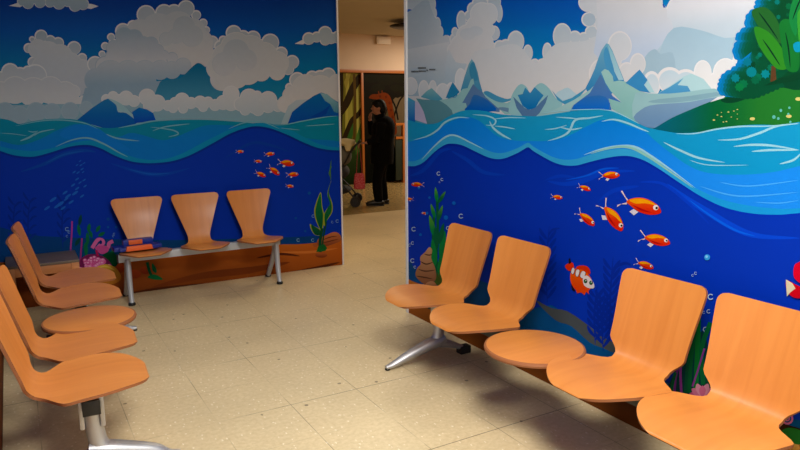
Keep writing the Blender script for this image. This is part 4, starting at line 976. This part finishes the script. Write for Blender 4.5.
for p in ([(398, 120), (395, 106), (388, 94), (376, 84)], [(394, 116), (400, 100), (408, 92)], [(380, 84), (392, 80), (406, 84)], [(383, 120), (388, 104), (386, 92)], [(375, 98), (382, 94), (390, 96)]): A.stroke(p, 1.6, (30, 24, 14), False)
for x, y, r in ((372, 78, 8), (386, 80, 9), (400, 78, 9), (406, 90, 7), (396, 88, 6), (378, 88, 7)): A.disc(x, y, r, r*.6, (36, 34, 18))
A.poly([(404, 96), (400, 130), (410, 130), (420, 100)], (126, 108, 82))
jm = A.build('jungle_mural', M['print_hall'])
tag(jm, 'jungle mural with bare trees and a giraffe on the far hall wall behind the person', 'mural')
def giraffe():
    A = Art(WH); O = (136, 60, 24)
    A.poly([(369, 98), (372, 94.5), (378, 94), (384, 92.5), (389, 95), (392, 102), (394, 114), (397, 132), (392, 134), (389, 118), (386, 104), (382, 99), (376, 99.5)], O, 4)
    for x, y in ((386, 97), (389.5, 103), (391, 110), (392.5, 117), (380, 96.5), (393.5, 125)): A.disc(x, y, 1.1, 1.5, (112, 46, 20))
    A.stroke([(379, 94), (378.4, 91)], 1, O, False); A.stroke([(382, 93.4), (382, 90.4)], 1, O, False)
    return A.build('painted_giraffe', M['print_hall'], jm)
giraffe()
def beamb(name, lo, hi, mat, parent=None, bev=.004):
    bm = bmesh.new(); box(bm, lo, hi, bev); return obj(name, bm, mat, parent)
wx = lambda px, y: (lambda d: d.x*y/d.y)(ray(px, 100))
struct(beamb('trim_3', (2.0, YFAR-.05, 2.27), (9.0, YFAR, 2.33), M['orange_wood']))
xp = wx(362.6, YFAR-.05)
struct(beamb('trim_4', (xp-.025, YFAR-.055, 0), (xp+.025, YFAR, 2.27), M['orange_wood']))
# framed dark counter board standing at the right of the far wall
x0, x1 = wx(395, YFAR-.3), wx(430, YFAR-.3)
cb = thing('counter_board', 'dark board in an orange wooden frame standing at the far wall under the giraffe', 'board', ((x0+x1)/2, YFAR-.3, 0))
wd = (x1-x0)/2
beamb('panel', (-wd, -.012, .06), (wd, .012, .98), M['dark_board'], cb)
beamb('rail', (-wd, -.03, 1.2), (wd, .03, 1.25), M['orange_wood'], cb); beamb('rail', (-wd, -.03, .92), (wd, .03, .97), M['orange_wood'], cb)
xm = wx(402.8, YFAR-.3)-(x0+x1)/2
for x in (xm, wd-.02): beamb('post', (x-.024, -.035, 0), (x+.024, .035, 1.25), M['orange_wood'], cb)

# emergency light box on the far wall
el = thing('emergency_light', 'small box emergency light high on the far hall wall', 'light', (6.81, YFAR, 2.92))
bm = bmesh.new(); box(bm, (-.16, -.07, -.075), (.16, 0, .075), .012); obj('housing', bm, M['ivory'], el)
bm = bmesh.new(); box(bm, (-.135, -.078, -.052), (.135, -.068, .052), .006); obj('diffuser', bm, M['ivory'], el)
# black disc lamp under the hall ceiling
dl = thing('ceiling_lamp', 'black round disc lamp hanging under the hall ceiling', 'lamp', (6.16, 10.12, 2.945))
bm = bmesh.new(); lathe(bm, [(.05, .035), (.2, .032), (.36, .02), (.42, .005), (.42, -.01), (.38, -.026), (.2, -.03), (.02, -.032)], (0, 0, 0), 40); obj('shade', bm, M['black'], dl)
bm = bmesh.new(); lathe(bm, [(.02, .03), (.02, .06), (.09, .065), (.09, .085)], (0, 0, 0), 20); obj('mount', bm, M['white_trim'], dl)

# ------------------------------------------------------------------ person with a stroller
def remesh(o, v=.009, sm=4):
    r = o.modifiers.new('surface', 'REMESH'); r.mode = 'VOXEL'; r.voxel_size = v; r.use_smooth_shade = True
    s = o.modifiers.new('soften', 'SMOOTH'); s.iterations = sm; s.factor = .5
    return o
PX, PY = 5.20, 9.58
bm = bmesh.new()
# torso, neck, head (local: +x forward, +y the person's left, z up)
sweep(bm, [(.0, 0, .86), (-.01, 0, 1.0), (-.02, 0, 1.15), (-.03, 0, 1.3), (-.015, 0, 1.40), (.0, 0, 1.45)], [.15, .155, .15, .165, .14, .07], 18, (1.12, .78), 4, upv=(1, 0, 0))
sweep(bm, [(-.01, 0, 1.42), (.02, 0, 1.49), (.045, 0, 1.56)], [.062, .055, .06], 14, (1, 1), 3)
ellipsoid(bm, (.045, 0, 1.64), (.098, .078, .112)); ellipsoid(bm, (.085, 0, 1.59), (.062, .056, .07))
sweep(bm, [(.135, 0, 1.645), (.158, 0, 1.615), (.14, 0, 1.598)], [.010, .014, .010], 8)         # nose
sweep(bm, [(.128, -.022, 1.572), (.137, 0, 1.574), (.128, .022, 1.572)], [.007, .009, .007], 8)   # lips
for s in (1, -1): ellipsoid(bm, (.03, s*.079, 1.62), (.024, .011, .034), None, 10, 8)             # ears
def arm(sh, el, wr):
    sweep(bm, [sh, [(a+b)/2 for a, b in zip(sh, el)], el], [.058, .05, .043], 12, (1, 1), 3)
    sweep(bm, [el, [(a*.6+b*.4) for a, b in zip(el, wr)], wr], [.043, .04, .028], 12, (1, 1), 3)
def hand(wr, d, nrm, curl=.6):
    d = Vector(d).normalized(); nrm = Vector(nrm).normalized(); side = d.cross(nrm).normalized(); w = Vector(wr)
    sweep(bm, [w-d*.015, w+d*.03, w+d*.085], [.026, .034, .034], 12, (1.15, .5), 2, upv=nrm)
    for k, l in zip((-1.5, -.5, .5, 1.5), (.062, .078, .084, .07)):
        b = w+d*.082+side*k*.017; m1 = b+d*l*.42+nrm*l*.12*curl*2; m2 = m1+d*l*.22+nrm*l*.38*curl*1.6; e = m2-d*l*.12*curl+nrm*l*.32*curl*1.5
        sweep(bm, [b, m1, m2, e], [.0095, .009, .0085, .007], 8, (1, 1), 2)
    b = w+d*.03-side*.026; sweep(bm, [b, b-side*.03+d*.025+nrm*.012, b-side*.03+d*.06+nrm*.025], [.013, .011, .009], 8, (1, 1), 2)
LS, LE, LW = (-.02, .19, 1.38), (.03, .245, 1.13), (.24, .23, 1.065)
RS, RE, RW = (-.02, -.19, 1.38), (.16, -.215, 1.2), (.19, -.09, 1.44)
arm(LS, LE, LW); arm(RS, RE, RW)
hand(LW, (1, 0, -.05), (.1, 0, -1), .9)
hand(RW, (-.15, .35, 1), (-.8, .6, 0), .6)
for s in (1, -1):
    fx = .06 if s > 0 else -.02
    sweep(bm, [(0, s*.09, .92), (.01+fx*.3, s*.095, .7), (.03+fx*.6, s*.095, .5), (.015+fx, s*.1, .3), (-.01+fx, s*.1, .1)], [.098, .085, .06, .056, .04], 14, (1, 1), 4)
    sweep(bm, [(-.045+fx, s*.1, .05), (.05+fx, s*.1, .045), (.15+fx, s*.105, .035)], [.036, .042, .034], 12, (1, .8), 3)
person = obj('person', bm, M['skin'], None, 0)
remesh(person, .008, 3)
person.location = (PX, PY, 0); person.scale = (.97, .97, .965); person.rotation_euler = (0, 0, math.radians(150))
tag(person, 'person in black coat and trousers standing beside the stroller with one hand at the face', 'person')
bm = bmesh.new()
sweep(bm, [(-.005, 0, .70), (-.01, 0, .86), (-.015, 0, 1.0), (-.025, 0, 1.15), (-.035, 0, 1.3), (-.02, 0, 1.41), (.0, 0, 1.47)], [.2, .205, .2, .2, .21, .18, .088], 20, (1.12, .95), 4, upv=(1, 0, 0))
for a, b, c in ((LS, LE, LW), (RS, RE, RW)):
    sweep(bm, [a, [(p+q)/2 for p, q in zip(a, b)], b], [.085, .074, .066], 14, (1, 1), 3)
    sweep(bm, [b, [(p*.5+q*.5) for p, q in zip(b, c)], [p*.06+q*.94 for p, q in zip(b, c)]], [.066, .06, .048], 14, (1, 1), 3)
remesh(obj('coat', bm, M['coat'], person, 0), .012, 6)
bm = bmesh.new(); sweep(bm, [(.035, 0, 1.45), (.03, 0, 1.5)], [.085, .082], 18, (1, 1)); sweep(bm, [(-.01, 0, 1.42), (.01, 0, 1.49), (.02, 0, 1.53)], [.1, .084, .08], 18, (1, 1)); remesh(obj('collar', bm, M['coat'], person, 0), .012, 3)
bm = bmesh.new()
for s in (1, -1):
    fx = .06 if s > 0 else -.02
    sweep(bm, [(0, s*.085, .95), (.01+fx*.3, s*.095, .7), (.03+fx*.6, s*.095, .5), (.015+fx, s*.1, .3), (-.01+fx, s*.1, .075)], [.12, .108, .086, .084, .074], 16, (1, 1), 4)
remesh(obj('trousers', bm, M['trouser'], person, 0), .012, 4)
for s in (1, -1):
    fx = .06 if s > 0 else -.02
    bm = bmesh.new(); sweep(bm, [(-.07+fx, s*.1, .05), (-.02+fx, s*.1, .055), (.06+fx, s*.1, .05), (.14+fx, s*.105, .042), (.19+fx, s*.107, .036)], [.042, .052, .05, .046, .032], 16, (.98, .86), 4, capround=True)
    box(bm, (-.10+fx, s*.1-.042, 0), (.2+fx, s*.1+.048, .02), .008)
    obj('shoe', bm, M['shoe'], person, 60)
bm = bmesh.new()
ellipsoid(bm, (.028, 0, 1.67), (.108, .09, .104)); ellipsoid(bm, (-.02, 0, 1.62), (.075, .082, .1)); sweep(bm, [(.12, -.04, 1.705), (.125, .0, 1.715), (.12, .04, 1.705)], [.03, .032, .03], 10)
remesh(obj('hair', bm, M['hair'], person, 0), .01, 4)
for s in (1, -1):
    bm = bmesh.new(); ellipsoid(bm, (.127, s*.032, 1.642), (.011, .014, .009), None, 12, 8); obj('eye', bm, M['eye'], person)

# stroller: same heading as the person, handle in front of the hand
st = thing('baby_stroller', 'dark baby stroller with grey hood in the hall in front of the person', 'stroller', (PX-.866*.405, PY+.5*.405, 0), math.radians(150))
def tubes(name, paths, r, mat, parent):
    bm = bmesh.new()
    for p in paths: sweep(bm, p, r, 10, (1, 1), 4)
    return obj(name, bm, mat, parent)
tubes('handle', [[(.06, -.24, .93), (-.03, -.24, 1.02), (-.05, -.2, 1.045), (-.05, 0, 1.045), (-.05, .2, 1.045), (-.03, .24, 1.02), (.06, .24, .93)]], .016, M['rubber'], st)
tubes('frame', [[(.06, s*.24, .93), (.25, s*.25, .6), (.62, s*.24, .14)] for s in (1, -1)]+[[(.02, s*.25, .13), (.2, s*.25, .34), (.36, s*.25, .47)] for s in (1, -1)]+[[(.02, -.25, .13), (.02, 0, .13), (.02, .25, .13)], [(.62, -.24, .14), (.62, 0, .14), (.62, .24, .14)]], .013, M['dark_metal'], st)
for x, r in ((.02, .085), (.62, .075)):
    for s in (1, -1):
        bm = bmesh.new()
        rot = Matrix.Translation((x, s*.27, r)) @ Matrix.Rotation(PI/2, 4, 'X')
        lathe(bm, [(r*.62, -.018), (r*.93, -.02), (r, -.01), (r, .01), (r*.93, .02), (r*.62, .018)], (0, 0, 0), 26)
        bmesh.ops.transform(bm, matrix=rot, verts=bm.verts[:]); w = obj('wheel', bm, M['rubber'], st)
        bm = bmesh.new(); lathe(bm, [(.004, -.024), (r*.5, -.022), (r*.5, .022), (.004, .024)], (0, 0, 0), 18); bmesh.ops.transform(bm, matrix=rot, verts=bm.verts[:]); obj('hub', bm, M['dark_metal'], w)
def loft(name, secs, mat, parent):
    bm = bmesh.new(); R = [[bm.verts.new(p) for p in s] for s in secs]; k = len(R[0])
    for a, b in zip(R, R[1:]):
        for i in range(k): bm.faces.new((a[i], a[(i+1) % k], b[(i+1) % k], b[i]))
    bm.faces.new(R[0]); bm.faces.new(R[-1][::-1])
    o = obj(name, bm, mat, parent, 0); s = o.modifiers.new('round', 'SUBSURF'); s.levels = 2; s.render_levels = 2
    for p in o.data.polygons: p.use_smooth = True
    return o
def oct_(cx, cz, rx, rz, y): return [(cx+rx*math.cos(2*PI*k/10), y, cz+rz*math.sin(2*PI*k/10)) for k in range(10)]
loft('seat', [oct_(.34, .56, .02, .02, -.22), oct_(.34, .56, .22, .14, -.21), oct_(.34, .56, .24, .16, 0), oct_(.34, .56, .22, .14, .21), oct_(.34, .56, .02, .02, .22)], M['stroller_cloth'], st)
loft('hood', [oct_(.26, .8, .02, .02, -.235), oct_(.26, .8, .17, .15, -.22), oct_(.26, .8, .2, .185, 0), oct_(.26, .8, .17, .15, .22), oct_(.26, .8, .02, .02, .235)], M['stroller_grey'], st)
loft('basket', [oct_(.3, .26, .02, .02, -.2), oct_(.3, .26, .2, .07, -.19), oct_(.3, .26, .22, .08, 0), oct_(.3, .26, .2, .07, .19), oct_(.3, .26, .02, .02, .2)], M['stroller_cloth'], st)
# cream blanket folded over the hood
bm = bmesh.new()
for i in range(3): ellipsoid(bm, (.15+.05*i, .02+.02*i, 1.0+.012*i), (.14, .2-.02*i, .04), Matrix.Rotation(.25, 3, 'Y'), 18, 10)
sweep(bm, [(.06, -.1, .97), (.1, .05, 1.0), (.12, .2, .96), (.12, .25, .88)], [.05, .055, .05, .03], 12, (1.3, .7), 4)
bl = obj('blanket', bm, M['cream'], None, 0); remesh(bl, .012, 8)
bl.location = st.location + Vector((0, 0, .02)); bl.rotation_euler = st.rotation_euler
tag(bl, 'cream blanket bundled on top of the dark stroller in the hall', 'blanket')
# red patterned bag hanging from the handle
bg = thing('shoulder_bag', 'red patterned cloth bag hanging from the stroller handle beside the person', 'bag', (PX-.866*.40-.03, PY+.5*.40-.13, .0), math.radians(150))
loft('bag_body', [[(x*(.8 if z > .5 else 1), y*(.4 if z > .5 else 1), z) for x, y in ((-.1, -.03), (.1, -.03), (.1, .03), (-.1, .03))] for z in (.27, .3, .42, .52, .54)], M['bag'], bg)
bm = bmesh.new()
for x in (-.045, .045): sweep(bm, [(x, 0, .52), (x*.7, 0, .75), (x*.2, -.01, 1.02), (0, -.012, 1.062)], .008, 8, (1.6, .6), 4)
obj('strap', bm, M['bag'], bg)

# ------------------------------------------------------------------ area lamps under the ceilings, none in view
def panel(name, loc, sx, sy_, power, col, label=None):
    l = bpy.data.lights.new(name, 'AREA'); l.shape = 'RECTANGLE'; l.size = sx; l.size_y = sy_; l.energy = power; l.color = col
    o = bpy.data.objects.new(name, l); COL.objects.link(o); o.location = loc
    return o
panel('ceiling_panel_light', (1.1, .7, H-.01), 1.0, 1.2, 150, (.97, .97, .96))
panel('ceiling_panel_light', (.7, 3.0, H-.01), .6, 1.2, 34, (.97, .97, .96))
panel('unseen_hall_light', (3.7, 6.3, H-.01), .6, 1.2, 40, (1, .84, .6))  # unseen lamp, added to light the floor beyond the opening
panel('unseen_hall_light', (7.7, 10.6, H-.01), .6, 1.2, 92, (1, .85, .66))  # unseen lamp, set out of view to light the far hall
w = bpy.data.worlds.new('world'); scn.world = w; w.use_nodes = True
w.node_tree.nodes['Background'].inputs[0].default_value = (.8, .85, 1, 1); w.node_tree.nodes['Background'].inputs[1].default_value = .02
